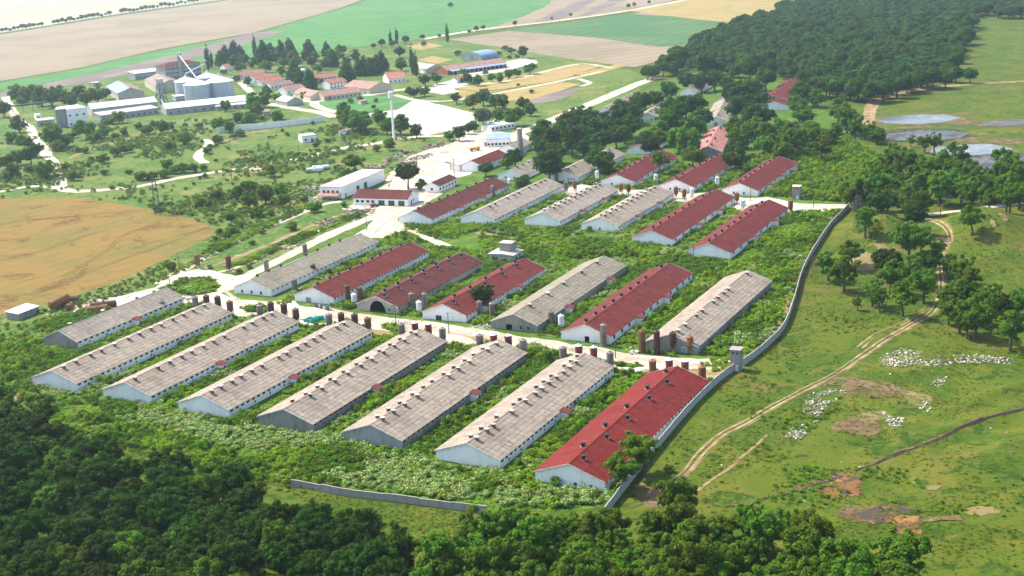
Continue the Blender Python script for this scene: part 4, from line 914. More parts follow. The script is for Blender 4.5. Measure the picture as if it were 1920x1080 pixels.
def hangar():
    p, q = G(868, 112), G(902, 113); d = (q - p); W = float(np.hypot(d[0], d[1])) + 3; ang = math.atan2(d[1], d[0])
    t = thing('hangar', 'blue-grey arched metal hangar behind the long brick shed', 'hangar', (*((p + q) / 2)[:2], 0), ang); LAND.append(('the arched hangar', *((p + q) / 2)[:2]))
    D = 26; n = 12; r = W / 2; hh = 7.5
    pts = [(r * math.cos(math.pi - math.pi * i / n), hh * math.sin(math.pi * i / n) ** .8) for i in range(n + 1)]
    mb = MB()
    for a, b in zip(pts[:-1], pts[1:]): mb.prism([(a[0] * 1.02, -.3, a[1] + .25), (a[0], -.3, a[1]), (b[0], -.3, b[1]), (b[0] * 1.02, -.3, b[1] + .25)], (0, D + .6, 0))
    mb.build('arched_roof', 'blue_roof', t)
    mb = MB(); mb.prism([(x, 0, max(0, z)) for x, z in pts][::-1] , (0, .3, 0)); mb.build('end_wall', 'zinc', t)
    place(door_mesh(6, 5, 'grey_door'), t, 'door', 0, 0, 0, 'front')
hangar()
# grain plant
def block(corners, h, wall, roof, label, name='building', cat='building', wins=(0, 0), rows=1, slope=0.0, land=None, overhang=.3, doors=(), group=None):
    """flat-roofed building: photo points of front-left, front-right base corners and depth in metres"""
    a, b, dp = corners; p, q = G(*a), G(*b); d = q - p; W = float(np.hypot(d[0], d[1])); ang = math.atan2(d[1], d[0])
    t = thing(name, label, cat, (p[0], p[1], 0), ang, group)
    if land: LAND.append((land, (p[0] + q[0]) / 2, (p[1] + q[1]) / 2))
    mb = MB(); mb.prism([(0, 0, 0), (0, dp, 0), (0, dp, h + slope), (0, 0, h)][::-1], (W, 0, 0)); mb.build('wall', wall, t)
    mb = MB(); o = overhang; mb.prism([(-o, -o, h + .01), (-o, dp + o, h + slope + .01), (-o, dp + o, h + slope + .26), (-o, -o, h + .26)][::-1], (W + 2 * o, 0, 0)); mb.build('roof', roof, t)
    for r in range(rows):
        z = 1.7 + r * (h / rows)
        for i in range(wins[0]):
            x = W * (i + .5) / wins[0]
            if r == 0 and any(abs(x - W * f) < w / 2 + .8 for f, w, *_ in doors): continue
            place(window_mesh(1.5, 1.2, 1), t, 'window', x, 0, z, 'front')
        for i in range(wins[1]): place(window_mesh(1.5, 1.2, 1), t, 'window', W, dp * (i + .5) / wins[1], z, 'right')
    for f, w, hh, m in doors: place(door_mesh(w, hh, m), t, 'door', W * f, 0, 0, 'front')
    return t, W
t, L = house((222, 151.5), (244, 164.5), 22, 6.5, 10.5, 'brown_roof', 'wall_cream', 'warehouse with blue and brown roof slopes behind the white plant roof', 'warehouse', 'warehouse', 0, land='the warehouse with the blue roof slope')
mb = MB(); k = 4.0 / 11; mb.prism([(-11.7, -.5, 6.5 - .7 * k + .24), (-.4, -.5, 10.5 + .1), (-.4, -.5, 10.5 + .24), (-11.7, -.5, 6.5 - .7 * k + .38)], (0, L + 1, 0)); 
mb = MB(); mb.prism([(.4, -.5, 10.36), (.4, -.5, 10.5), (11.7, -.5, 6.54), (11.7, -.5, 6.40)], (0, L + 1, 0)); mb.build('blue_sheeting', 'blue_roof', t)
house((294, 138), (318, 150), 24, 6.5, 11, 'brown_roof', 'wall_cream', 'brown-roofed warehouse left of the steel grain silos', 'warehouse', 'warehouse', 0, land='the brown-roofed warehouse')
block(((254, 150), (308, 143), 14), 6.0, 'wall_grey', 'white_roof', 'long narrow building with white roof behind the brown warehouse', 'plant_building', wins=(8, 0), slope=1.5)
t, W = block(((312, 150), (378, 141), 18), 12.5, 'wall_grey', 'flat_roof', 'three-storey grey block with red hipped roof at the grain plant', 'office_block', wins=(14, 3), rows=3, land='the three-storey block')
mb = MB(); mb.add([(-1, -1, 12.8), (W + 1, -1, 12.8), (W + 1, 19, 12.8), (-1, 19, 12.8), (9, 9, 16), (W - 9, 9, 16)], [(0, 1, 5, 4), (1, 2, 5), (2, 3, 4, 5), (3, 0, 4), (3, 2, 1, 0)]); mb.build('hipped_roof', 'roof_red_dark', t)
house((166, 195), (288, 181.5), 20, 6.0, 9.0, 'white_roof', 'wall_grey', 'long plant building with glaring white roof left of the elevator tower', 'plant_building', 'building', 10, land='the long white-roofed plant building', courses=3)
house((305, 194.5), (458, 178.5), 22, 5.0, 8.0, 'white_roof', 'wall_grey', 'long plant building with glaring white roof below the steel grain silos', 'plant_building', 'building', 10, land='the white-roofed building below the grain silos', courses=3)
block(((190, 228), (298, 213), 14), 4.5, 'wall_grey', 'flat_roof', 'low grey-roofed annex before the long white plant building', 'plant_building', wins=(10, 0), slope=1.2)
block(((405, 208), (462, 203), 12), 3.2, 'wall_cream', 'flat_roof', 'low drab shed before the white-roofed building', 'shed', 'shed', wins=(4, 0), slope=1.5)
block(((128, 238), (166, 233), 22), 13.0, 'wall_white', 'white_roof', 'tall whitish mill block with dark side wall at the plant', 'mill_block', wins=(3, 0), rows=2, land='the tall white mill block')
block(((108, 240), (126, 238.5), 14), 13.6, 'wall_concrete', 'flat_roof', 'dark square tower on the left side of the mill', 'mill_tower', 'tower')
block(((71, 238), (102, 235), 14), 4.5, 'wall_grey', 'flat_roof', 'small grey flat-roofed hut left of the mill', 'hut', 'hut', wins=(2, 0))
block(((68, 225), (77, 224), 7), 4, 'wall_white', 'white_roof', 'tiny white kiosk left of the mill', 'kiosk', 'kiosk', wins=(1, 0))
block(((330, 190), (347, 188), 10), 4, 'wall_grey', 'white_roof', 'small white-roofed lean-to left of the steel silos', 'shed', 'shed')
def steel_silo(px, py, r, h, label):
    g = G(px, py); t = thing('grain_silo', label, 'silo', (g[0], g[1], 0), 0, 'corrugated steel grain silos')
    pr = []
    for k in range(int(h / .7)): z = k * .7; pr += [(r, z), (r + .09, z + .35)]
    mb = MB(); mb.lathe(pr + [(r, h)], 40); mb.build('drum', 'steel_silo', t)
    mb = MB(); mb.lathe([(r + .3, h), (r + .3, h + .15), (.9, h + r * .42), (.9, h + r * .42 + .9), (.2, h + r * .42 + 1.2)], 40); rf = mb.build('cone_roof', 'white_roof', t)
    for i in range(20):
        a = 2 * math.pi * i / 20; mb = MB(); mb.tube((r * math.cos(a), r * math.sin(a), h + .28), (1.2 * math.cos(a), 1.2 * math.sin(a), h + r * .42 - .02), .07, .07, 4); mb.build('roof_rib', 'zinc', rf)
    for i in range(16):
        a = 2 * math.pi * i / 16; mb = MB(); mb.tube(((r + .12) * math.cos(a), (r + .12) * math.sin(a), 0), ((r + .12) * math.cos(a), (r + .12) * math.sin(a), h), .10, .10, 4); mb.build('stiffener', 'zinc', t)
    LAND.append(('the steel grain silos', g[0], g[1]))
steel_silo(372, 189, 11, 14, 'steel grain silo with conical roof, front left of the four')
steel_silo(414, 183, 12, 14, 'steel grain silo with conical roof, front right of the four')
steel_silo(352, 180, 10, 13, 'steel grain silo partly hidden, back left of the four')
steel_silo(392, 173, 10, 13.5, 'steel grain silo partly hidden, back right of the four')
def lattice(px, py, w, h, label, name='lattice_tower', cat='tower', mat='dark_steel', clad=False, head=None, arms=0):
    g = G(px, py); t = thing(name, label, cat, (g[0], g[1], hz(g)), random.uniform(0, 1)); r = max(.05, w * .045)
    for sx in (-1, 1):
        for sy in (-1, 1): mb = MB(); mb.tube((sx * w / 2, sy * w / 2, -.2), (sx * w / 2 * .55, sy * w / 2 * .55, h), r, r * .8, 5); mb.build('leg', mat, t)
    n = max(3, int(h / w / 1.1)); mb = MB()
    for i in range(n):
        z0, z1 = h * i / n, h * (i + 1) / n; a, b = w / 2 * (1 - .45 * i / n), w / 2 * (1 - .45 * (i + 1) / n)
        for s in (-1, 1):
            mb.tube((-a, s * a, z0), (b, s * b, z1), r * .6, r * .6, 4); mb.tube((s * a, a, z0), (s * b, -b, z1), r * .6, r * .6, 4); mb.tube((-b, s * b, z1), (b, s * b, z1), r * .6, r * .6, 4)
    mb.build('bracing', mat, t)
    for i in range(arms): mb = MB(); mb.box(-w * 1.5, w * 1.5, -.1, .1, h - .6 - i * 1.3, h - .4 - i * 1.3); mb.build('cross_arm', mat, t)
    if clad: mb = MB(); mb.box(-w * .24, w * .24, -w * .24, w * .24, 0, h * .97); mb.build('lift_shaft', 'zinc', t)
    if head: mb = MB(); mb.box(-head, head, -head, head, h, h + head * 1.2); mb.build('head_house', 'zinc', t)
    return t
lattice(304, 194, 7, 18, 'dark steel elevator tower between the two white plant roofs', clad=True, head=2.2)
lattice(341, 150, 4, 24, 'slim elevator tower rising before the three-storey block', clad=True, head=1.6)
lattice(389, 160, 4, 22, 'slim conveyor tower behind the steel grain silos', head=1.2)
def conveyor(a, za, b, zb, label):
    p, q = G(*a), G(*b); p[2], q[2] = za, zb; t = thing('conveyor', label, 'conveyor', (p[0], p[1], 0)); d = Vector(q - p); L = d.length
    M = d.to_track_quat('Y', 'Z').to_matrix().to_4x4(); M.translation = (0, 0, za)
    mb = MB(); mb.box(-.5, .5, 0, L, -.35, .35, M=M); mb.build('gallery', 'zinc', t)
    for k in (.25, .6): mb = MB(); c = d * k; mb.tube((c.x, c.y, 0), (c.x, c.y, za + c.z - .4), .2, .2, 6); mb.build('support', 'dark_steel', t)
conveyor((341, 150), 24, (372, 189), 20, 'sloping conveyor from the slim tower down to the front grain silo')
conveyor((389, 160), 20, (352, 180), 19, 'conveyor crossing above the back grain silos')
conveyor((304, 200), 6, (312, 214), 3, 'short sloping conveyor between the two white plant roofs')
# elevated pipeline left of the mill
def pipe_bridge():
    a, b = G(-20, 218), G(112, 202); t = thing('pipe_bridge', 'dark elevated pipe bridge crossing the road left of the mill', 'pipeline', (a[0], a[1], 0)); d = b - a
    mb = MB(); mb.tube((0, 0, 6), (d[0], d[1], 6), .6, .6, 8); mb.tube((0, 1.6, 6.2), (d[0], d[1] + 1.6, 6.2), .5, .5, 8); mb.build('pipe', 'dark_steel', t)
    for k in range(7): mb = MB(); c = d * (k + .3) / 7; mb.tube((c[0], c[1] + .8, 0), (c[0], c[1] + .8, 5.6), .25, .25, 6); mb.build('support', 'dark_steel', t)
pipe_bridge()
# farm yard buildings
t, L = house((672, 355), (774, 357.5), 13, 3.6, 6.6, 'roof_red_dark', 'wall_white', 'red-roofed workshop with green double doors before the rubble heap', 'workshop', 'workshop', 0, [(.52, 3.4, 2.7, 'green_door'), (.70, 3.4, 2.7, 'green_door'), (.88, 3.4, 2.7, 'green_door')], None, 'the workshop with green doors', trim='trim_white')
for f in (.08, .17, .27, .36): place(window_mesh(1.6, 1.2, 2), t, 'window', 6.5, L * f, 2.0, 'right')
place(door_mesh(1.3, 2.6, 'green_door', 'wall_white'), t, 'door', 2.6, L, 0, 'rear'); place(window_mesh(.8, 1.2, 0), t, 'window', -.3, L, 2.0, 'rear'); place(window_mesh(.6, 1.1, 0), t, 'window', 1.5, L, 4.6, 'rear')
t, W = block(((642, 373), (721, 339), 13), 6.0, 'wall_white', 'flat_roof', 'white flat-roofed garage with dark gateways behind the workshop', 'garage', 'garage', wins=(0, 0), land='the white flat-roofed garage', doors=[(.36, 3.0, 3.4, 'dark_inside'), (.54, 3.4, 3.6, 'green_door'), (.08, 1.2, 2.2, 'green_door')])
for x in (-2.5, -5.2, -8, -10.5): place(window_mesh(1.2, 1.3, 1), t, 'window', 0, -x, 3.6, 'left')
mb = MB(); mb.prism([(-5, .6, 2.3), (0, .6, 2.9), (0, .6, 3.05), (-5, .6, 2.45)][::-1], (0, 12, 0)); mb.build('canopy', 'roof_pink', t)
t, L = house((809, 342.5), (843, 327.5), 8, 3.4, 5.2, 'roof_red_dark', 'wall_white', 'small red-roofed white stable with a row of little windows', 'stable', 'stable', 6, land='the small red-roofed stable', trim='trim_white', endwin=1)
house((884, 301), (934, 281), 13, 3.6, 6.4, 'roof_red', 'wall_white', 'white building with dusty red roof beside the dark trees', 'farm_building', 'building', 4, [(.8, 2.4, 2.4, 'dark_inside')], None, 'the dusty red-roofed building')
block(((862, 321), (884, 317), 14), 3.6, 'wall_white', 'flat_roof', 'low white shed with tar-dark flat roof left of the dusty red roof', 'shed', 'shed', wins=(2, 1), slope=1.0, overhang=1.6)
block(((843, 318), (862, 315), 10), 3.4, 'wall_white', 'white_roof', 'crumbling white outbuilding in the bright yard', 'outbuilding', 'outbuilding', wins=(2, 0))
block(((913, 276), (956, 274), 16), 4.6, 'wall_white', 'blue_roof', 'white hall with pale blue roof in the upper yard', 'hall', 'hall', wins=(6, 0), slope=1.0, land='the pale blue-roofed hall')
house((952, 271), (980, 259), 12, 3.6, 6.2, 'roof_grey_dark', 'wall_white', 'grey-roofed boiler house at the foot of the chimney', 'boiler_house', 'building', 3)
block(((921, 247), (966, 240), 12), 3.2, 'wall_white', 'white_roof', 'white flat-roofed gate cabin beside the parked cars', 'gate_cabin', 'cabin', wins=(6, 2), land='the white gate cabin')
block(((908, 275), (926, 274), 7), 2.8, 'wall_concrete', 'flat_roof', 'dark box trailer left of the pale blue-roofed hall', 'trailer', 'trailer')
block(((567, 268), (594, 265), 11), 4.2, 'wall_white', 'flat_roof', 'lone concrete hut with a red patch in the meadow', 'hut', 'hut', wins=(2, 0), land='the lone concrete hut', doors=[(.7, 1.8, 2.2, 'red_door')])
block(((647, 254), (661, 250), 5), 3.0, 'wall_white', 'roof_tile_old', 'tiny red-roofed transformer hut beside its pole', 'hut', 'hut', wins=(1, 0))
block(((36, 601), (74, 586), 6), 2.4, 'wall_concrete', 'white_roof', 'small shed with white sheet roof at the wheat field edge', 'shed', 'shed', slope=.5, land='the small white-roofed shed by the wheat', wins=(0, 0))
block(((677, 196), (690, 194.5), 6), 2.6, 'wall_cream', 'roof_tile_old', 'tiny brown-roofed pavilion on the lawn', 'pavilion', 'pavilion')
block(((495, 218), (508, 216.5), 7), 3.0, 'wall_cream', 'brown_roof', 'ramshackle brown hut among meadow bushes', 'hut', 'hut', slope=1.2)
block(((175, 163), (190, 161), 9), 3.5, 'wall_grey', 'flat_roof', 'far grey hut in the trees left of the blue-roofed warehouse', 'hut', 'hut', wins=(1, 0))
def chimney():
    g = G(976, 288); t = thing('chimney', 'tall tapering concrete chimney beside the boiler house', 'chimney', (g[0], g[1], 0)); LAND.append(('the tall chimney', g[0], g[1]))
    mb = MB(); mb.lathe([(2.0, 0), (1.9, 1), (1.45, 14.5)], 18); mb.build('shaft', 'wall_concrete', t); mb = MB(); mb.lathe([(1.6, 14.5), (1.6, 15.1), (1.2, 15.15)], 18); mb.build('rim', 'wall_cream', t)
chimney()
def mast():
    g = G(739, 262); h = 31; t = thing('water_tower', 'slender white mast with a boxy white head by the bushes', 'tower', (g[0], g[1], 0), .4); LAND.append(('the slender white mast', g[0], g[1]))
    mb = MB(); mb.lathe([(1.0, 0), (.85, 2), (.55, h - 5)], 14); mb.build('shaft', 'wall_white', t)
    mb = MB(); mb.lathe([(.6, h - 5.0), (1.7, h - 4), (1.7, h), (.4, h + .6)], 14); mb.build('tank', 'white_paint', t)
    mb = MB()
    for k in range(8): a = k * math.pi / 4; mb.tube((2.2 * math.cos(a), 2.2 * math.sin(a), h - .4), (2.2 * math.cos(a), 2.2 * math.sin(a), h + .9), .06, .06, 4)
    mb.build('railing', 'zinc', t)
mast()
# utility poles
PG = 'utility poles'
def pole(px, py, hpx, label, arm=True):
    g = G(px, py); h = min(14, hpx * depth(g) / CAM_F / .95); t = thing('utility_pole', label, 'pole', (g[0], g[1], hz(g)), random.uniform(-.3, .6), PG)
    mb = MB(); mb.tube((0, 0, -.3), (0, 0, h), .19, .12, 8); mb.build('shaft', 'wood_pole', t)
    if arm:
        mb = MB(); mb.box(-.9, .9, -.06, .06, h - .5, h - .38); mb.build('cross_arm', 'wood_pole', t)
        for x in (-.8, 0, .8): mb = MB(); mb.tube((x, 0, h - .38), (x, 0, h - .12), .05, .04, 6); mb.build('insulator', 'white_paint', t)
for px, py, hp, lab in ((321, 551, 34, 'utility pole by the stone heap in the left yard'), (743, 612, 42, 'utility pole before the arched barn'), (842, 626, 40, 'utility pole before the white gable of the round-tree barn'), (1154, 672, 34, 'utility pole before the red-roofed barn second from right'), (1417, 640, 44, 'utility pole in the weeds inside the curved wall'), (688, 431, 44, 'utility pole on the verge by the pale road fork'), (853, 345, 46, 'utility pole beside the small red-roofed stable'), (863, 440, 30, 'utility pole before the grey barn second in the third row'), (1407, 378, 30, 'utility pole before the right-end fourth-row barn'), (1525, 390, 28, 'thin pole near the wall top end'), (1300, 487, 30, 'utility pole before the right-end third-row gable'), (436, 347, 40, 'utility pole in the meadow below the path bend'), (562, 302, 28, 'utility pole on the meadow road'), (432, 283, 22, 'utility pole left of the ruined wall'), (391, 256, 16, 'short pole above the path bend'), (524, 288, 18, 'thin pole right of the path bend'), (337, 508, 26, 'pole at the wheat side of the left road'), (782, 308, 22, 'pole beside the scrap in the yard'), (1463 + 300, 412, 26, 'pole by the pale path on the right'), (980, 295, 14, 'short pole at the chimney foot')):
    pole(px, py, hp, lab)
lattice(296, 402, 3.0, 17, 'lattice pylon at the corner of the wheat field', 'pylon', 'pylon', 'dark_steel', arms=2)
lattice(645, 272, 2.6, 14, 'lattice pylon beside the transformer hut', 'pylon', 'pylon', 'dark_steel', arms=1)
lattice(1607, 444, 2.4, 15, 'lattice pylon on the first grassy mound', 'pylon', 'pylon', 'dark_steel', arms=2)
lattice(1527, 530, 1.8, 10, 'rusty lattice post outside the curved wall', 'pylon', 'pylon', 'rust', arms=1)

# ---------------------------------------------------------------- vehicles, tanks and scrap
def car(px, py, rot, label, mat='car_white'):
    g = G(px, py); t = thing('parked_car', label, 'car', (g[0], g[1], .14), rot, 'cars parked by the gate cabin')
    mb = MB(); mb.prism([(-2.1, -.85, .35), (2.1, -.85, .35), (2.15, -.85, .75), (1.1, -.85, .9), (-1.9, -.85, .95), (-2.15, -.85, .7)], (0, 1.7, 0)); mb.build('body', mat, t)
    mb = MB(); mb.prism([(-1.6, -.75, .94), (1.05, -.75, .9), (.45, -.7, 1.42), (-1.1, -.7, 1.45)], (0, 1.45, 0)); mb.build('cabin', 'dark_pane', t)
    mb = MB(); mb.box(-1.1, .5, -.68, .68, 1.44, 1.5); mb.build('roof', mat, t)
    for x in (-1.3, 1.35):
        for y in (-.85, .85): mb = MB(); mb.tube((x, y - .1, .33), (x, y + .1, .33), .33, .33, 12); mb.build('wheel', 'tyre', t)
for a in ((920, 232, .3, 'white car parked left of the gate cabin, nearer the trees'), (930, 229, .35, 'white car parked behind the gate cabin'), (911, 241, .2, 'white car parked alone under the silvery tree')): car(*a)
def loader():
    g = G(890, 283); t = thing('truck', 'small yellow-orange truck standing in the upper yard', 'truck', (g[0], g[1], .14), .35)
    mb = MB(); mb.box(-3, 3, -.45, .45, .6, .85); mb.build('chassis', 'dark_steel', t)
    mb = MB(); mb.prism([(1.2, -1.1, .8), (3.1, -1.1, .8), (3.1, -1.1, 1.7), (2.7, -1.1, 2.5), (1.2, -1.1, 2.5)], (0, 2.2, 0)); c = mb.build('cab', 'yellow_paint', t)
    mb = MB(); mb.box(2.2, 3.13, -.9, .9, 1.75, 2.25); mb.build('windscreen', 'dark_pane', c)
    mb = MB(); mb.box(-3.2, 1.0, -1.15, 1.15, .9, 1.1); mb.box(-3.2, 1.0, -1.15, -1.05, 1.1, 1.9); mb.box(-3.2, 1.0, 1.05, 1.15, 1.1, 1.9); mb.box(-3.2, -3.1, -1.05, 1.05, 1.1, 1.9); mb.build('load_bed', 'yellow_paint', t)
    for x in (-2, 2.1):
        for y in (-1, 1): mb = MB(); mb.tube((x, y - .16, .5), (x, y + .16, .5), .5, .5, 14); mb.build('wheel', 'tyre', t)
loader()
def tank(px, py, L, r, rot, mat, label, group, ends=True, tilt=0.0, scl=1):
    g = G(px, py); t = thing('tank', label, 'tank', (g[0], g[1], .1), rot, group)
    mb = MB(); n = 5
    prof = [(r * .3, -.35)] + [(r, 0)]
    for k in range(n): z = L * k / n; prof += [(r, z + .1), (r * 1.03, z + .15), (r, z + .2)]
    prof += [(r, L), (r * .3, L + .35)]
    mb.lathe(prof, 16); me = mb.mesh('shell', mat)
    o = obj('shell', me, t, (0, 0, r * .95)); o.rotation_euler = (math.pi / 2 - tilt, 0, math.pi / 2)
    for x in (L * .2, L * .8): mb = MB(); mb.box(x - .2, x + .2, -r * .8, r * .8, 0, r * .4); mb.build('cradle', 'wall_concrete', t)
    mb = MB(); mb.lathe([(.35, r * 1.9), (.35, r * 1.9 + .5)], 10, cx=L * .5); mb.build('hatch', 'rust', t)
tank(576, 324, 9, 1.4, .15, 'silo_white', 'white tank with rust bands lying in the weeds, nearer one', 'tanks lying in the meadow'); tank(586, 320, 9.5, 1.4, .15, 'silo_white', 'white tank lying in the weeds, farther one', 'tanks lying in the meadow')
SCR = 'rusty tanks dumped beside the left yard'
tank(96, 582, 8, 1.7, .9, 'rust_orange', 'rusty tank leaning over in the heap beside the white-roofed shed', SCR, tilt=.2); tank(112, 573, 7, 1.8, .5, 'rust', 'dark rusty tank on top of the heap near the wheat field', SCR, tilt=-.15); tank(128, 583, 4.5, 1.2, 1.6, 'rust_orange', 'short orange tank at the foot of the heap', SCR)
tank(164, 590, 7.5, 1.5, .35, 'rust_orange', 'orange rusty tank lying behind the leftmost short barn, nearer one', SCR); tank(172, 580, 9, 1.3, .25, 'rust', 'brown rusty tank lying behind the leftmost short barn, farther one', SCR)
def teal_bath():
    g = G(588, 603); t = thing('container', 'turquoise plastic containers lying on the verge before the second row', 'container', (g[0], g[1], .15), .5)
    for i, (x, y, r) in enumerate(((0, 0, .2), (2.6, 1.0, -.3), (-1.2, 1.6, .5))):
        mb = MB(); M = Matrix.Translation((x, y, 0)) @ Matrix.Rotation(r, 4, 'Z')
        mb.box(-1.7, 1.7, -.9, .9, 0, .2, M=M); mb.box(-1.7, 1.7, -.9, -.8, .2, 1.0, M=M); mb.box(-1.7, 1.7, .8, .9, .2, 1.0, M=M); mb.box(-1.7, -1.6, -.8, .8, .2, 1.0, M=M); mb.box(1.6, 1.7, -.8, .8, .2, 1.0, M=M); mb.build('tub', 'teal', t)
teal_bath()
def barrels():
    spots = [(590 + 3 * i + random.uniform(-1, 1), 0) for i in range(9)]
    names = ORD
    for i in range(9):
        g = G(592 + i * 3.4, 575 + i * .9 + (i % 2) * 1.2); t = thing('barrel', f'upright pale drum, {ORD[i]} from left of nine before the white gable', 'barrel', (g[0], g[1], .15), 0, 'drums before the white gable')
        mb = MB(); mb.lathe([(.55, 0), (.58, .35), (.55, .4), (.58, .8), (.55, .85), (.55, 1.3)], 14); mb.build('shell', ('silo_grey', 'dark_steel', 'silo_white')[i % 3], t)
        mb = MB(); mb.lathe([(.5, 1.3), (.5, 1.34)], 14); mb.build('lid', 'dark_steel', t)
barrels()
# yellow and orange wrecks in the yard
for px, py, m, lab in ((776, 308, 'rust_orange', 'orange rusted machine wreck in the scrap yard'), (702, 388, 'rust', 'dark rusted cart before the green workshop doors'), (806, 385, 'rust_orange', 'rusty trailer beside the left-end third-row barn')):
    g = G(px, py); t = thing('wreck', lab, 'wreck', (g[0], g[1], .15), .6)
    mb = MB(); mb.box(-2, 2, -.9, .9, .5, 1.0); mb.box(-1.8, .4, -.8, .8, 1.0, 1.7); mb.build('frame', m, t)
    for x in (-1.3, 1.3):
        for y in (-1, 1): mb = MB(); mb.tube((x, y - .12, .4), (x, y + .12, .4), .4, .4, 10); mb.build('wheel', 'tyre', t)

# ---------------------------------------------------------------- vegetation: meshes
def unit(n, rng):
    d = rng.normal(size=(n, 3)); return d / np.linalg.norm(d, axis=1)[:, None]
def leaf_cloud(name, lobes, n, size, mat, seed, up=.35, shell=(.72, 1.04), aspect=.62):
    """leaf clumps as small bent quads on the shells of many uneven lobes; lobes (x,y,z,rx,rz)"""
    rng = np.random.default_rng(seed); lb = np.array(lobes, float)
    wgt = lb[:, 3] * lb[:, 3]; k = rng.choice(len(lb), n, p=wgt / wgt.sum())
    d = unit(n, rng); d[:, 2] = np.where(d[:, 2] < -.6, -d[:, 2] * .6, d[:, 2]); d /= np.linalg.norm(d, axis=1)[:, None]
    r = rng.uniform(*shell, n) * (1 + .12 * np.sin(d[:, 0] * 7 + k) * np.sin(d[:, 1] * 6 + d[:, 2] * 5))
    c = lb[k, :3] + np.stack([d[:, 0] * lb[k, 3] * r, d[:, 1] * lb[k, 3] * r, d[:, 2] * lb[k, 4] * r], 1)
    nn = d * .80 + unit(n, rng) * .55; nn[:, 2] += up; nn /= np.linalg.norm(nn, axis=1)[:, None]
    t = np.cross(nn, unit(n, rng)); t /= np.linalg.norm(t, axis=1)[:, None] + 1e-9; b = np.cross(nn, t)
    s = size * rng.uniform(.55, 1.35, n)[:, None]
    V = np.stack([c - t * s, c - b * s * aspect + nn * s * .15, c + t * s, c + b * s * aspect + nn * s * .15], 1)
    tone = np.clip(.42 + .30 * rng.normal(size=n) * .6 + .16 * (rng.random(len(lb))[k] - .5) * 2, 0, 1)
    return quads_mesh(name, V, tone, mat)
def round_lobes(R0, zc, n, seed, flat=.8, lob=.46, spread=(.52, .78), core=.62):
    rng = np.random.default_rng(seed); out = [(0, 0, zc, R0 * core, R0 * core * flat)]
    for i in range(n):
        d = unit(1, rng)[0]; d[2] = d[2] * .8 + .18; q = rng.uniform(*spread)
        r = R0 * lob * rng.uniform(.65, 1.15)
        out.append((d[0] * R0 * q, d[1] * R0 * q, zc + d[2] * R0 * q * flat, r, r * .85))
    return out
def trunk_mesh(name, h, r, lobes, seed, limbs=5):
    rng = random.Random(seed); mb = MB(); x = y = 0.0; z = -.4; rr = r * 1.25
    pts = [(0, 0, -.4, r * 1.3)]
    for k in range(1, 5):
        x += rng.uniform(-.05, .05) * h; y += rng.uniform(-.05, .05) * h; pts.append((x, y, h * k / 4, r * (1 - .16 * k)))
    for a, b in zip(pts[:-1], pts[1:]): mb.tube(a[:3], b[:3], a[3], b[3], 7)
    tp = pts[-1]; st = pts[-2]
    for lx, ly, lz, lr, _ in lobes[1:1 + limbs]:
        m = ((st[0] + lx) / 2 + rng.uniform(-.2, .2), (st[1] + ly) / 2, (st[2] * .45 + lz * .55)); s = st if rng.random() < .5 else tp
        mb.tube(s[:3], m, s[3] * .6, s[3] * .4, 5, caps=False); mb.tube(m, (lx, ly, lz), s[3] * .4, s[3] * .12, 5, caps=False)
    return mb.mesh(name, 'bark')
# every kind is modelled with crown radius 1 unit = its real size below, then placed with a small change of scale
KIND = {}
def make_kind(key, mat, R0, H0, n, size, nl, vars=3, trunk=.5, flat=.85, shell=(.72, 1.04), lob=.46, low=False, spread=(.52, .78), core=.62):
    out = []
    for v in range(vars):
        sd = hash(key) % 1000 if False else sum(map(ord, key)) * 13 + v * 7
        lobes = round_lobes(R0, H0 - R0 * flat * .98, nl, sd, flat, lob, spread, core)
        if low: lobes = [(a, b, max(c, e * .55), d, e) for a, b, c, d, e in lobes]
        cr = leaf_cloud('crown', lobes, n, size, mat, sd + 1, shell=shell)
        tk = trunk_mesh('trunk', H0 * trunk, .045 * H0 * (.6 if low else 1), lobes, sd + 2)
        out.append((cr, tk))
    KIND[key] = (out, R0, H0)
make_kind('oak', 'leaf_forest', 4.6, 9.5, 7200, .30, 70, 6, .5, .78, (.5, 1.1), .23, spread=(.55, 1.0), core=.60)
make_kind('far_oak', 'leaf_far', 6.2, 13.0, 1900, .72, 14, 5, .5, .95, lob=.36, spread=(.5, .75), core=.80)
make_kind('acacia', 'leaf_mid', 4.3, 10.5, 4600, .32, 52, 6, .6, 1.05, (.45, 1.1), .22, spread=(.4, 1.05), core=.42)
make_kind('acacia_light', 'leaf_bright', 4.2, 10.0, 4800, .32, 48, 3, .5, 1.05, (.45, 1.1), .24, spread=(.4, 1.0), core=.45)
make_kind('grove', 'leaf_dark', 6.4, 13.0, 3600, .52, 44, 5, .45, .95, (.6, 1.08), .28, spread=(.5, .98), core=.62)
make_kind('garden', 'leaf_mid', 5.2, 9.6, 2400, .52, 34, 5, .4, 1.0, (.55, 1.08), .30, spread=(.5, .95), core=.55)
make_kind('bush', 'leaf_soft', 3.4, 4.6, 1300, .44, 26, 5, .3, .75, (.5, 1.1), .32, low=True, spread=(.45, 1.05), core=.5)
make_kind('bush_dark', 'leaf_mid', 3.4, 4.6, 1300, .44, 26, 4, .3, .75, (.5, 1.1), .32, low=True, spread=(.45, 1.0), core=.55)
make_kind('silver', 'leaf_silver', 6.4, 14.0, 2200, .62, 22, 1, .45, .95)
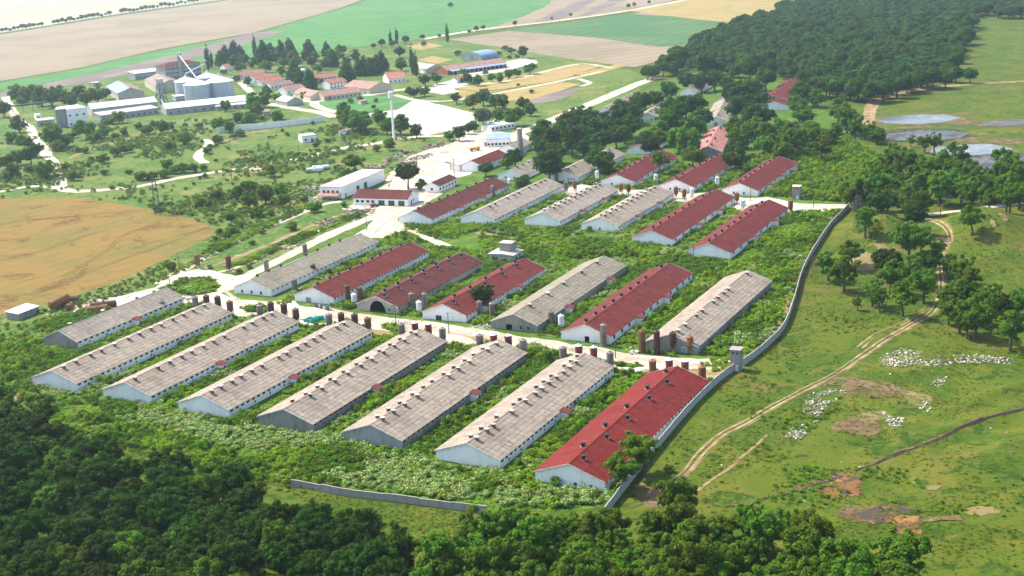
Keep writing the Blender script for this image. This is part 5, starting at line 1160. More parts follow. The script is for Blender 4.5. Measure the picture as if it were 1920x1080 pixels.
def special_kind(key, mat, prof, n, size, H0, R0):
    out = []
    for v in range(3):
        rng = np.random.default_rng(v + len(key)); lobes = []
        for z, r in prof:
            for q in range(max(1, int(r * 2.2))):
                a = rng.uniform(0, 6.28); lobes.append((r * .5 * math.cos(a), r * .5 * math.sin(a), z + rng.uniform(-.4, .4), r * .55 + .35, r * .5 + .5))
        out.append((leaf_cloud('crown', lobes, n, size, mat, v + 3), trunk_mesh('trunk', H0 * .8, .03 * H0, lobes, v + 5, 0)))
    KIND[key] = (out, R0, H0)
special_kind('conifer', 'leaf_dark', [(z, 4.6 * (1 - ((z - 1.2) / 13.5) ** 1.7) + .4) for z in np.linspace(1.8, 13.5, 9)], 2800, .66, 14.5, 4.2)
special_kind('poplar', 'leaf_dark', [(z, 1.7 * math.sin(min(3.0, .5 + (z / 20) * 2.6)) + .3) for z in np.linspace(2, 20, 10)], 1300, .55, 21.0, 1.9)
TREES = []     # (empty, crown px, kind)
NAMES = {'oak': ('oak_tree', 'tree'), 'far_oak': ('forest_tree', 'tree'), 'acacia': ('locust_tree', 'tree'), 'acacia_light': ('locust_tree', 'tree'), 'grove': ('broadleaf_tree', 'tree'), 'garden': ('broadleaf_tree', 'tree'), 'bush': ('bush', 'bush'), 'bush_dark': ('bush', 'bush'), 'silver': ('silver_tree', 'tree'), 'conifer': ('conifer', 'tree'), 'poplar': ('poplar', 'tree')}
LOOK = {'oak': 'deep green bushy oak', 'far_oak': 'dark green forest tree', 'acacia': 'loose green tree', 'acacia_light': 'light green leafy tree', 'grove': 'dense dark green tree', 'garden': 'rounded green tree', 'bush': 'round green bush', 'bush_dark': 'dark green bush', 'silver': 'tall silvery green tree', 'conifer': 'dark pointed conifer', 'poplar': 'slender upright poplar'}
def plant(kind, x, y, s=1.0, sz=None, label=None, group=None, px=None):
    vs, R0, H0 = KIND[kind]; cr, tk = vs[random.randrange(len(vs))]; nm, cat = NAMES[kind]
    t = thing(nm, label, cat, (x, y, float(H(x, y))), random.uniform(0, 6.28), group)
    t.scale = (s, s, sz or s)
    obj('crown', cr, t); obj('trunk', tk, t)
    if label is None: TREES.append((t, kind, x, y))
    return t
def crown_at(kind, cx, cy, rpx):
    """tree whose crown shows at photo point (cx, cy) with radius rpx"""
    vs, R0, H0 = KIND[kind]; hc = H0 * .6; g = G(cx, cy, hc)
    for _ in range(3):
        s = rpx * depth(g) / CAM_F / R0; s = min(1.7, max(.35, s)); g = G(cx, cy, H0 * (.62 if kind not in ('conifer', 'poplar', 'bush', 'bush_dark') else .42) * s + float(H(g[0], g[1])))
    if min(float(np.min(np.hypot(P[:, 0] - g[0], P[:, 1] - g[1]))) for P in ROADS) < 2.5 + R0 * s * .55: return None
    return plant(kind, g[0], g[1], s, s * random.uniform(.92, 1.1))
def crowns(kind, x0, y0, sc, pts, alt=None, p=.3):
    rr = random.Random(len(pts) * 3 + x0)
    for q in pts:
        k = kind if (alt is None or rr.random() > p) else alt
        r = (q[2] if len(q) > 2 else 60) / sc * (1.30 if 'acacia' in kind or kind == 'conifer' else 1.15)
        crown_at(k, x0 + q[0] / sc, y0 + q[1] / sc, r)

# ---------------------------------------------------------------- vegetation: where it stands
crowns('grove', 1000, 180, 6, [(50, 430, 110), (200, 450, 130), (110, 560, 100), (180, 740, 160), (260, 610, 110), (430, 480, 140), (560, 450, 120), (640, 560, 100), (780, 470, 110), (370, 260, 110), (470, 210, 90), (580, 200, 130), (650, 330, 120), (720, 330, 90), (870, 340, 110), (800, 220, 60), (960, 190, 100), (1030, 130, 120), (1130, 190, 100), (1080, 300, 120), (1150, 90, 80), (750, 680, 140), (800, 760, 100), (1280, 480, 110), (1330, 540, 110), (1560, 300, 110), (1620, 170, 110), (1560, 90, 110), (1720, 110, 110), (1850, 90, 110), (1780, 360, 110), (1880, 230, 120), (1500, 200, 80), (1260, 40, 100), (1380, 20, 90), (1200, 20, 90), (330, 360, 90), (90, 330, 90), (480, 350, 110), (930, 440, 100), (560, 560, 100)])
crowns('garden', 1000, 180, 6, [(1030, 420, 90), (1420, 360, 110), (1440, 450, 90), (1640, 470, 130), (1740, 520, 140), (1860, 330, 100), (1790, 650, 110), (370, 360, 60)])
crowns('acacia', 1000, 180, 6, [(1420, 720, 80), (1450, 250, 80)])
crowns('grove', 1180, 140, 5.647, [(1120, 320, 110), (1100, 200, 110), (1250, 170, 110), (1180, 110, 90), (1330, 130, 90), (1300, 420, 120), (1420, 410, 110), (1770, 300, 80), (1830, 180, 110), (1880, 120, 100), (1150, 760, 90), (1120, 860, 120), (430, 150, 90), (760, 60, 90), (900, 40, 90), (620, 40, 90), (1020, 100, 80), (1230, 300, 90), (1380, 230, 90)])
crowns('garden', 1180, 140, 5.647, [(1130, 520, 110), (1150, 640, 110), (1330, 560, 110), (1250, 590, 90), (1800, 400, 80), (1450, 620, 100), (1560, 620, 100), (1700, 590, 100), (1830, 580, 110), (1880, 660, 100), (1720, 690, 110), (1550, 700, 110), (1420, 720, 100), (1620, 770, 100)])
crowns('garden', 1280, 0, 3, [(680, 500, 50), (760, 540, 50), (880, 600, 45), (930, 650, 45), (970, 710, 42), (650, 580, 50), (680, 640, 50), (1050, 730, 38), (1100, 760, 38), (620, 780, 60), (720, 740, 60), (780, 810, 60), (560, 700, 55), (820, 760, 50), (870, 720, 40)], 'acacia', .4)
crowns('far_oak', 1280, 0, 3, [(760, 470, 50), (870, 480, 55), (970, 480, 62), (1060, 500, 55), (1130, 490, 55), (1210, 470, 55), (1290, 450, 50), (1380, 430, 50), (1480, 440, 40), (1540, 400, 45), (1620, 410, 40), (380, 360, 60), (120, 350, 60), (470, 420, 60)])
crowns('acacia', 1560, 180, 5.333, [(60, 160, 70), (150, 200, 90), (230, 290, 70), (390, 330, 60), (450, 370, 60), (330, 350, 40), (790, 440, 35), (930, 450, 60), (1030, 450, 60), (1210, 520, 50), (1330, 510, 30), (550, 650, 80), (640, 560, 80), (700, 620, 90), (820, 640, 80), (920, 700, 80), (1100, 640, 80), (1180, 680, 70), (1290, 620, 80), (1390, 700, 80), (1450, 780, 70), (1750, 640, 110), (1650, 760, 90), (1850, 770, 100), (400, 800, 90), (300, 880, 90), (230, 950, 110), (150, 930, 80), (480, 880, 90), (660, 850, 100), (750, 920, 80), (880, 860, 100), (1000, 820, 90), (1100, 890, 100), (1190, 820, 80), (1310, 870, 80), (1290, 960, 70), (1400, 960, 100), (1500, 900, 90), (1600, 880, 90), (1700, 900, 90), (1800, 900, 90), (1880, 950, 90), (740, 1040, 80), (900, 1040, 80), (560, 1000, 80), (1750, 1030, 80), (1580, 1020, 80), (620, 720, 80), (380, 1000, 80), (820, 760, 70), (1240, 740, 60), (1020, 700, 60)], 'acacia_light', .22)
crowns('acacia', 1480, 340, 4.36, [(560, 80, 100), (760, 170, 90), (620, 310, 75), (960, 200, 65), (1030, 300, 80), (1100, 180, 65), (1230, 60, 75), (1500, 170, 75), (1420, 90, 45), (1800, 140, 75), (1880, 110, 65), (1610, 60, 65), (980, 460, 100), (1080, 470, 85), (1220, 530, 50), (1140, 640, 85), (510, 560, 75), (320, 660, 80), (450, 720, 95), (800, 660, 100), (830, 760, 90), (980, 700, 85), (680, 880, 75), (740, 950, 60), (1100, 830, 90), (1290, 680, 60), (1420, 700, 80), (1470, 790, 75), (1400, 870, 80), (1350, 950, 80), (1500, 900, 80), (1600, 950, 75), (1560, 1020, 80), (1780, 980, 65), (1880, 960, 65), (1300, 1030, 75), (560, 990, 35)], 'oak', .2)
crowns('acacia_light', 1480, 340, 4.36, [(930, 920, 100)])
crowns('acacia', 1280, 360, 3, [(1500, 600, 55), (1560, 680, 60), (1650, 700, 70), (1690, 650, 60), (1850, 760, 70), (1880, 620, 55), (1800, 640, 55), (1730, 600, 55), (1600, 720, 55)], 'oak', .35)
crowns('garden', 400, 80, 6, [(230, 200, 70), (300, 260, 62), (580, 250, 66), (700, 130, 66), (900, 140, 70), (940, 200, 60), (1100, 200, 60), (1250, 220, 65), (1310, 100, 50), (1400, 140, 66), (1440, 60, 56), (1500, 190, 50), (1590, 130, 60), (770, 310, 50), (1130, 140, 56), (1170, 280, 50), (1080, 710, 50), (450, 640, 85), (560, 620, 85), (470, 740, 85), (420, 850, 75), (270, 830, 55), (710, 820, 65), (600, 540, 55), (720, 600, 55), (130, 700, 58), (380, 430, 46), (1470, 760, 85), (1620, 840, 100), (1520, 880, 90), (1700, 860, 85), (1870, 830, 75), (170, 930, 65), (40, 900, 65), (340, 180, 58), (440, 210, 56), (790, 210, 56)])
crowns('bush_dark', 400, 80, 6, [(1030, 600, 48), (540, 850, 36), (1540, 660, 34), (1650, 640, 34), (1830, 655, 26), (1800, 720, 26), (260, 410, 46), (1180, 440, 44), (300, 1030, 46), (120, 330, 36)], 'bush', .4)
crowns('conifer', 400, 80, 6, [(80, 180, 45), (130, 130, 42), (230, 100, 46), (300, 110, 40), (560, 140, 60), (640, 110, 50), (760, 110, 50), (860, 100, 56), (1070, 90, 56), (1270, 80, 38), (1340, 190, 45), (900, 320, 56), (980, 400, 54), (1080, 420, 54), (1500, 340, 66), (1640, 280, 50), (1700, 260, 52), (1760, 270, 52), (1830, 250, 52), (1890, 220, 52)])
crowns('poplar', 400, 80, 6, [(460, 60, 20)]); crowns('poplar', 680, 80, 6, [(555, 220, 26), (595, 250, 24)]); crowns('poplar', 100, 100, 5.053, [(1460, 50, 20), (1495, 60, 14)]); crowns('poplar', 640, 0, 3, [(275, 215, 8), (310, 205, 8), (595, 190, 9)])
crowns('garden', 680, 80, 6, [(410, 90, 56), (430, 230, 66), (310, 480, 56), (380, 490, 64), (520, 530, 46), (580, 540, 56), (690, 530, 56), (820, 570, 58), (950, 550, 76), (1050, 610, 56), (700, 400, 64), (830, 390, 56), (1190, 400, 52), (1290, 410, 58), (1670, 75, 42), (1800, 95, 55), (1730, 330, 46), (1880, 270, 64), (1640, 350, 46), (1540, 390, 46), (1240, 640, 84), (1350, 600, 76), (1430, 620, 66), (1490, 650, 66), (1570, 650, 76), (1530, 810, 66), (1700, 810, 100), (1850, 850, 76), (1800, 680, 66), (1880, 740, 66), (940, 940, 76), (1080, 1000, 76), (970, 1030, 56), (1180, 950, 56), (1250, 930, 56), (420, 900, 104), (270, 920, 84), (180, 800, 76), (600, 980, 66), (30, 880, 66), (1450, 380, 46)], 'grove', .3)
crowns('bush', 680, 80, 6, [(430, 590, 38), (1110, 430, 34), (1130, 340, 40), (1070, 120, 38), (1600, 70, 33), (1530, 130, 33), (1650, 165, 24), (1450, 130, 18), (1900, 550, 28), (1750, 475, 17), (690, 20, 30), (1240, 440, 40), (1380, 345, 30), (1560, 240, 24), (1740, 160, 24)], 'bush_dark', .4)
crown_at('silver', 906, 218, 18)
crowns('garden', 560, 200, 6, [(520, 100, 76), (680, 160, 110), (620, 590, 100), (1020, 410, 64), (530, 750, 60), (1370, 860, 60)]); crown_at('oak', 764, 327, 22); crowns('bush', 560, 200, 6, [(190, 430, 36), (110, 590, 22), (870, 480, 40), (330, 390, 30), (840, 300, 30)])
crowns('garden', 0, 160, 6, [(170, 80, 85), (80, 30, 80), (300, 80, 95), (450, 110, 95), (570, 130, 85), (620, 60, 85), (780, 150, 85), (900, 60, 76), (960, 140, 66), (1080, 90, 85), (1180, 80, 56), (950, 470, 104), (200, 420, 85), (60, 830, 85), (190, 800, 76), (330, 780, 85), (400, 700, 76), (500, 930, 95), (130, 940, 76), (270, 630, 76), (120, 570, 66), (30, 250, 76), (600, 570, 110), (700, 830, 85), (390, 60, 80), (700, 90, 70)], 'grove', .35)
crowns('bush', 0, 160, 6, [(230, 190, 56), (560, 470, 56), (280, 470, 56), (730, 640, 80), (640, 690, 76), (1060, 590, 76), (1170, 540, 76), (1300, 570, 46), (1400, 540, 48), (880, 730, 38), (960, 740, 38), (1160, 840, 62), (1030, 830, 33), (1420, 720, 64), (1640, 770, 54), (1520, 680, 28), (1290, 760, 56), (1870, 890, 56), (320, 950, 46), (830, 1030, 64), (730, 930, 46), (530, 1020, 28), (1450, 980, 36), (1570, 1020, 74), (1700, 1020, 64), (1850, 1000, 56), (70, 1040, 56), (1160, 450, 56), (1330, 380, 100), (1240, 400, 60), (1650, 510, 64), (1850, 480, 92), (1750, 440, 56), (500, 560, 50), (820, 560, 50), (1560, 470, 50), (990, 900, 30), (1180, 980, 40), (900, 1000, 36), (60, 1000, 50), (200, 1010, 46)], 'bush_dark', .35)
crowns('bush_dark', 300, 200, 6, [(270, 370, 84), (640, 370, 62), (530, 500, 48), (770, 210, 66), (650, 180, 56), (80, 640, 56), (50, 760, 66), (160, 720, 56), (250, 700, 66), (360, 700, 66), (490, 690, 46), (1030, 130, 66)], 'bush', .25)
crowns('bush', 300, 200, 6, [(440, 220, 38), (280, 210, 28), (510, 780, 33), (450, 800, 23), (820, 340, 38), (900, 300, 46), (470, 390, 23), (1000, 620, 23), (1060, 610, 28), (1250, 575, 28), (1290, 610, 33), (1360, 560, 23), (1240, 740, 80), (1690, 590, 23), (630, 610, 23), (380, 870, 14), (640, 1010, 66), (1050, 910, 56), (870, 110, 66), (1320, 110, 56), (110, 450, 56), (290, 920, 14), (380, 1020, 16), (1390, 170, 24), (1720, 190, 24), (1380, 270, 22), (1430, 310, 30), (560, 440, 30)])
crowns('garden', 300, 200, 6, [(880, 960, 84), (1000, 1030, 90), (1180, 970, 95), (1340, 930, 84), (1380, 1040, 72), (960, 890, 60)])
crowns('bush', 180, 360, 4, [(455, 130, 32), (900, 40, 42), (800, 90, 50), (1200, 160, 46), (1080, 250, 28), (1120, 130, 23), (1310, 160, 28), (890, 355, 23), (1170, 380, 26), (1470, 260, 44), (1640, 120, 50), (630, 540, 62), (700, 520, 40), (560, 560, 40), (1030, 300, 34), (980, 330, 28), (1250, 300, 22), (1150, 565, 22), (1080, 600, 22), (1710, 335, 26), (855, 565, 18), (1800, 290, 14), (1540, 140, 26), (1460, 180, 22), (1560, 60, 30), (930, 300, 24), (1860, 100, 26)], 'bush_dark', .4)
crowns('oak', 180, 360, 4, [(1010, 200, 33)])
crown_at('oak', 906, 552, 23); crown_at('acacia_light', 1204, 838, 38); crown_at('acacia_light', 1166, 876, 31); crown_at('bush', 1040, 905, 13); crown_at('acacia', 1266, 925, 40); crown_at('acacia', 1028, 668, 11); crown_at('garden', 979, 338, 17); crown_at('grove', 910, 312, 15); crown_at('garden', 950, 302, 13); crown_at('grove', 965, 290, 19); crown_at('bush', 1255, 880, 10)
# trees of the far fields and hedgerow
for px, py, r in ((845, 8, 6), (893, 52, 6), (906, 50, 5), (965, 43, 5), (792, 68, 6), (824, 66, 4), (880, 58, 4), (1070, 27, 4), (1116, 23, 5), (1035, 34, 3), (1178, 10, 5), (1189, 8, 4), (1217, 3, 4), (760, 72, 8), (735, 80, 7), (715, 78, 8), (700, 84, 6)): crown_at('far_oak', px, py, r)
for i in range(60):
    t = i / 59; px = -40 + t * 440; py = 62 - (px / 400) * 62 + random.uniform(-1.2, 1.2)
    if 0.28 < t < .31 or .56 < t < .60: continue
    g = G(px, py); plant('far_oak', g[0], g[1], random.uniform(.5, .85), None, 'dark hedgerow tree in the long row between the two farthest fields', 'hedgerow trees between the farthest fields')

def inside(px, py, poly):
    px = np.asarray(px); py = np.asarray(py); r = np.zeros(px.shape, bool); n = len(poly)
    for i in range(n):
        (x0, y0), (x1, y1) = poly[i], poly[i - 1]
        c = ((y0 > py) != (y1 > py)) & (px < (x1 - x0) * (py - y0) / (y1 - y0 + 1e-12) + x0); r ^= c
    return r
def scatter(poly, spacing, rng, tries=None, jitter=.42):
    """roughly even ground positions inside an outline given in the photograph"""
    Q = np.array([G(*p)[:2] for p in poly]); lo, hi = Q.min(0), Q.max(0)
    X, Y = np.meshgrid(np.arange(lo[0], hi[0], spacing), np.arange(lo[1], hi[1], spacing)); X = X + (np.arange(X.shape[0]) % 2)[:, None] * spacing / 2
    X = X.ravel() + rng.normal(size=X.size) * spacing * jitter; Y = Y.ravel() + rng.normal(size=Y.size) * spacing * jitter
    v = np.stack([X, Y, np.zeros_like(X)], 1) - np.array([0, 0, CAM_H]); w = v @ FWD
    ok = w > 20; px = 960 + CAM_F * (v @ RT) / np.where(ok, w, 1); py = 540 - CAM_F * (v @ UP) / np.where(ok, w, 1)
    k = ok & inside(px, py, poly); return X[k], Y[k], px[k], py[k]
rng = np.random.default_rng(21)
# dense oak forest at the bottom left, younger locust wood at the bottom
FO = 'oaks of the forest at the bottom left'
X, Y, px, py = scatter([(-120, 800), (0, 800), (90, 822), (140, 862), (250, 892), (380, 926), (480, 962), (560, 994), (640, 1022), (720, 1050), (770, 1085), (785, 1120), (740, 1180), (-160, 1190)], 5.25, rng)
for x, y in zip(X, Y):
    s = random.uniform(.58, 1.1); k_ = random.random() > .07
    plant('oak' if k_ else 'acacia', x, y, s, s * random.uniform(.85, 1.2), 'deep green oak in the dense forest filling the bottom left corner' if k_ else 'lighter loose tree among the dense oaks of the bottom left forest', FO if k_ else 'lighter trees among the oaks')
X, Y, px, py = scatter([(-120, 760), (0, 775), (110, 800), (130, 822), (60, 816), (-120, 800)], 5.5, rng)
for x, y in zip(X, Y): plant('acacia', x, y, random.uniform(.7, 1.0), None, 'lighter green tree at the left forest edge below the sandy patch', 'trees at the left forest edge')
FL = 'locust trees of the wood along the bottom'
X, Y, px, py = scatter([(770, 1130), (810, 1085), (880, 1036), (940, 1016), (1010, 1008), (1110, 1022), (1180, 1034), (1260, 1020), (1330, 1026), (1440, 1032), (1560, 1066), (1700, 1100), (1720, 1180), (760, 1190)], 5.0, rng)
for i, (x, y) in enumerate(zip(X, Y)): plant('acacia' if i % 5 else 'acacia_light', x, y, s := random.uniform(.6, 1.2), s * random.uniform(.85, 1.2), 'fresh green locust tree in the wood along the bottom edge', FL)
for q in ((700, 975, 16), (740, 985, 10), (760, 1010, 14), (640, 965, 12)): crown_at('bush_dark', *q)
# forest on the right at the back: nearest ones as single trees, the depth of it as one mass
POLY_F = [(1205, 152), (1240, 128), (1290, 100), (1340, 72), (1410, 45), (1500, 12), (1580, -30), (1900, -30), (1830, 40), (1812, 90), (1800, 125), (1775, 160), (1700, 175), (1655, 188), (1600, 200), (1540, 182), (1500, 158), (1440, 142), (1380, 148), (1300, 140)]
X, Y, px, py = scatter(POLY_F, 11.5, rng, jitter=.3)
o_ = np.argsort(np.hypot(X, Y)); near = o_[:150]; rest = o_[150:]
for i in near: plant('far_oak', X[i], Y[i], s := random.uniform(.75, 1.2), s * random.uniform(.8, 1.3), 'dark green tree on the near side of the forest at the upper right', 'near trees of the upper right forest')
FAR_PTS = [(X[i], Y[i]) for i in rest]
X, Y, px, py = scatter([(1835, 30), (1850, -16), (1945, -16), (1945, 30), (1930, 50), (1910, 40), (1870, 35)], 13, rng)
for i in range(len(X)): plant('far_oak', X[i], Y[i], random.uniform(.8, 1.2), None, 'dark tree of the separate copse in the upper right corner', 'copse in the upper right corner') if i < 60 else None

# scattered masses (nobody could count these): one object each, instanced by geometry nodes
def scatter_object(name, pts, scl, meshes, label, tilt=.0):
    """pts (n,3); picks a random mesh per point"""
    n = len(pts); src = bpy.data.collections.new(name + '_source')
    for i, me in enumerate(meshes): src.objects.link(bpy.data.objects.new(f'{name}_source_{i:02d}', me))
    me = bpy.data.meshes.new(name); me.vertices.add(n); me.vertices.foreach_set('co', np.asarray(pts, np.float32).reshape(-1))
    rg = np.random.default_rng(n)
    a = me.attributes.new('scl', 'FLOAT', 'POINT'); a.data.foreach_set('value', np.asarray(scl, np.float32))
    a = me.attributes.new('rot', 'FLOAT_VECTOR', 'POINT'); rr = np.stack([rg.normal(size=n) * tilt, rg.normal(size=n) * tilt, rg.uniform(0, 6.28, n)], 1); a.data.foreach_set('vector', rr.astype(np.float32).reshape(-1))
    a = me.attributes.new('idx', 'INT', 'POINT'); a.data.foreach_set('value', rg.integers(0, len(meshes), n).astype(np.int32))
    ng = bpy.data.node_groups.new(name, 'GeometryNodeTree')
    ng.interface.new_socket('Geometry', in_out='INPUT', socket_type='NodeSocketGeometry'); ng.interface.new_socket('Geometry', in_out='OUTPUT', socket_type='NodeSocketGeometry')
    N = ng.nodes; gi = N.new('NodeGroupInput'); go = N.new('NodeGroupOutput'); ci = N.new('GeometryNodeCollectionInfo'); ip = N.new('GeometryNodeInstanceOnPoints')
    ci.inputs[0].default_value = src; ci.inputs['Separate Children'].default_value = True; ci.inputs['Reset Children'].default_value = True
    def na(nm, tp):
        q = N.new('GeometryNodeInputNamedAttribute'); q.data_type = tp; q.inputs['Name'].default_value = nm; return q.outputs['Attribute']
    e2r = N.new('FunctionNodeEulerToRotation')
    ng.links.new(gi.outputs[0], ip.inputs['Points']); ng.links.new(ci.outputs[0], ip.inputs['Instance']); ip.inputs['Pick Instance'].default_value = True
    ng.links.new(na('idx', 'INT'), ip.inputs['Instance Index']); ng.links.new(na('rot', 'FLOAT_VECTOR'), e2r.inputs[0]); ng.links.new(e2r.outputs[0], ip.inputs['Rotation'])
    ng.links.new(na('scl', 'FLOAT'), ip.inputs['Scale']); ng.links.new(ip.outputs[0], go.inputs[0])
    o = obj(name, me); md = o.modifiers.new('scatter', 'NODES'); md.node_group = ng
    return tag(o, label, None, None, 'stuff')
def clump(mat, R0, h, n, size, seed, up=.3):
    rg = np.random.default_rng(seed); lobes = []
    for i in range(7): a = rg.uniform(0, 6.28); q = rg.uniform(0, .7) * R0; r = R0 * rg.uniform(.35, .6); lobes.append((q * math.cos(a), q * math.sin(a), h * rg.uniform(.3, .75), r, h * .38))
    return leaf_cloud('clump', lobes, n, size, mat, seed, up, (.5, 1.05))
CL_G = [clump('weed_green', 1.3, 1.3, 110, .24, 40 + i) for i in range(4)]
CL_D = [clump('weed_deep', 1.4, 1.5, 110, .26, 60 + i) for i in range(4)]
CL_F = [clump('weed_flower', 1.9, 1.5, 240, .23, 80 + i, .9) for i in range(4)]
SHR = [clump('weed_green', 1.9, 2.7, 260, .30, 100 + i) for i in range(3)] + [clump('weed_deep', 1.9, 2.6, 260, .30, 110 + i) for i in range(2)]
def off_barns(X, Y, m=1.5):
    ok = np.ones(len(X), bool)
    for bx, by, L, a, W in BARNS:
        dx, dy = X - bx, Y - by; u = dx * math.cos(a) - dy * math.sin(a); v = dx * math.sin(a) + dy * math.cos(a)
        ok &= ~((np.abs(u) < W / 2 + m) & (v > -m) & (v < L + m))
    return ok
def off_tracks(X, Y):
    ok = np.ones(len(X), bool)
    for P, w in TRACKS:
        P = np.array(P)[::2]
        for p in P: ok &= (X - p[0]) ** 2 + (Y - p[1]) ** 2 > w * w
    return ok
def fbm(x, y, s, seed):
    rg = np.random.default_rng(seed); z = 0
    for k in range(9):
        a = rg.uniform(0, 6.28); f = (1.6 ** (k * .6)) / s; z = z + np.sin((x * math.cos(a) + y * math.sin(a)) * f + rg.uniform(0, 6.28)) / (1.25 ** k)
    return z / 2.2
P_COMP = [(-60, 690), (0, 660), (40, 640), (75, 640), (200, 585), (290, 566), (400, 576), (450, 598), (520, 592), (575, 612), (665, 610), (705, 632), (790, 628), (850, 650), (935, 648), (1000, 664), (1095, 674), (1165, 696), (1215, 704), (1335, 718), (1290, 770), (1215, 858), (1145, 942), (1060, 955), (920, 950), (640, 912), (480, 905), (300, 850), (140, 812), (100, 790), (40, 745), (-60, 720)]
P_ROW2 = [(520, 572), (548, 556), (620, 500), (715, 452), (760, 432), (790, 448), (840, 466), (900, 470), (900, 440), (960, 452), (1080, 440), (1090, 432), (1180, 445), (1290, 470), (1480, 400), (1560, 395), (1588, 392), (1525, 462), (1500, 512), (1485, 562), (1460, 616), (1420, 650), (1385, 672), (1310, 668), (1200, 660), (1140, 648), (1055, 636), (1005, 628), (870, 608), (795, 596), (745, 592), (640, 578), (555, 566)]
P_ROW3 = [(760, 430), (755, 412), (810, 415), (900, 370), (965, 352), (1010, 352), (1060, 366), (1160, 368), (1220, 374), (1290, 382), (1340, 380), (1390, 398), (1440, 392), (1480, 404), (1290, 470), (1180, 445), (1090, 432), (1080, 438), (1035, 446), (990, 448), (945, 442), (895, 432), (835, 455), (790, 440)]
P_ROW4 = [(1090, 345), (1180, 300), (1260, 300), (1330, 330), (1360, 300), (1480, 285), (1520, 300), (1590, 300), (1640, 340), (1590, 380), (1440, 368), (1350, 358), (1290, 362), (1240, 354), (1180, 354), (1130, 350)]
VERGE = [[(300, 545), (340, 525), (385, 520), (416, 535), (400, 548), (360, 556)], [(450, 578), (480, 574), (510, 580), (495, 588), (465, 585)], [(970, 648), (1000, 645), (1040, 657), (1030, 662), (990, 660)], [(1150, 682), (1175, 680), (1212, 686), (1190, 690), (1155, 688)], [(720, 614), (745, 612), (765, 622), (735, 624)], [(-60, 660), (40, 630), (75, 606), (130, 590), (200, 575), (200, 590), (75, 640), (0, 665)], [(300, 530), (400, 462), (500, 418), (590, 378), (640, 372), (600, 384), (500, 430), (400, 478), (345, 508)], [(420, 505), (520, 460), (640, 410), (690, 400), (640, 420), (540, 462), (470, 495)], [(1180, 740), (1240, 720), (1340, 716), (1300, 760)], [(1310, 680), (1378, 672), (1375, 695), (1335, 700)]]
BX, BY = [], []
for poly, sp in [(P_COMP, 1.55), (P_ROW2, 1.7), (P_ROW3, 1.9), (P_ROW4, 2.3)] + [(v, 1.5) for v in VERGE]:
    X, Y, _, _ = scatter(poly, sp, rng); k = off_barns(X, Y); BX.append(X[k]); BY.append(Y[k])
BX = np.concatenate(BX); BY = np.concatenate(BY); Z0 = np.zeros(len(BX)); v1 = fbm(BX, BY, 9, 1); v2 = fbm(BX, BY, 8, 2) + rng.normal(size=len(BX)) * .2
v3 = fbm(BX, BY, 7, 5); keep = (v1 > -.72)
# pale flowering weeds are thickest in the strip before the front gables
vv = np.stack([BX, BY, Z0], 1); d_ = vv - np.array([0, 0, CAM_H]); wz = d_ @ FWD; QX = 960 + CAM_F * (d_ @ RT) / wz; QY = 540 - CAM_F * (d_ @ UP) / wz
front = inside(QX, QY, [(60, 735), (190, 740), (420, 780), (600, 815), (760, 850), (940, 885), (1140, 925), (1140, 950), (920, 950), (640, 905), (450, 860), (300, 800), (100, 770)])
fl = keep & ((front & (v2 > -.05)) | (~front & (v2 > .66))); gr = keep & ~fl & (v3 > .0); dp = keep & ~fl & (v3 <= .0)
def sc_(k, lo, hi): return RNG.uniform(lo, hi, k.sum()) * (1 + .25 * np.clip(v1[k], -1, 1))
scatter_object('flowering_weeds', vv[fl], sc_(fl, .55, 1.05), CL_F, 'pale flowering weeds massed between and before the barns')
GT = [clump('grass_blade', .9, .26, 30, .17, 130 + i, 1.4) for i in range(4)]; GW = [clump('weed_green', 1.1, .4, 60, .17, 190 + i, 1.0) for i in range(3)]
scatter_object('short_grass', vv[~keep], RNG.uniform(.6, 1.3, (~keep).sum()), GW + GT[:2], 'short grass in the gaps between the weeds')
scatter_object('green_weeds', vv[gr], sc_(gr, .55, 1.15), CL_G, 'bright green weeds overgrowing the ground between the barns')
scatter_object('deep_weeds', vv[dp], sc_(dp, .55, 1.2), CL_D, 'deep green nettles and scrub between the barns')
# elder scrub strips between the barns and thicket by the fourth row
SP = []
for poly, sp, thr, seed in ((P_COMP, 2.6, .25, 11), (P_ROW2, 3.0, .45, 12), (P_ROW4, 2.6, -.2, 13), ([(1480, 262), (1560, 246), (1640, 290), (1690, 325), (1650, 372), (1590, 382), (1500, 372), (1512, 310)], 2.2, -2, 14), ([(-60, 650), (75, 612), (110, 640), (40, 700), (-60, 720)], 2.4, -.3, 15)):
    X, Y, _, _ = scatter(poly, sp, rng); k = off_barns(X, Y, 2.6) & (fbm(X, Y, 8, seed) > thr)
    if poly is P_COMP: k &= ~inside(*PX(np.stack([X, Y, 0 * X], 1)), [(60, 735), (190, 740), (420, 780), (600, 815), (760, 850), (940, 885), (1140, 925), (1140, 960), (920, 960), (640, 915), (450, 860), (300, 800), (100, 770)])
    SP.append(np.stack([X[k], Y[k], 0 * X[k]], 1))
SP = np.concatenate(SP); scatter_object('scrub', SP, RNG.uniform(.5, 1.1, len(SP)), SHR, 'leafy scrub growing in strips between the barns')
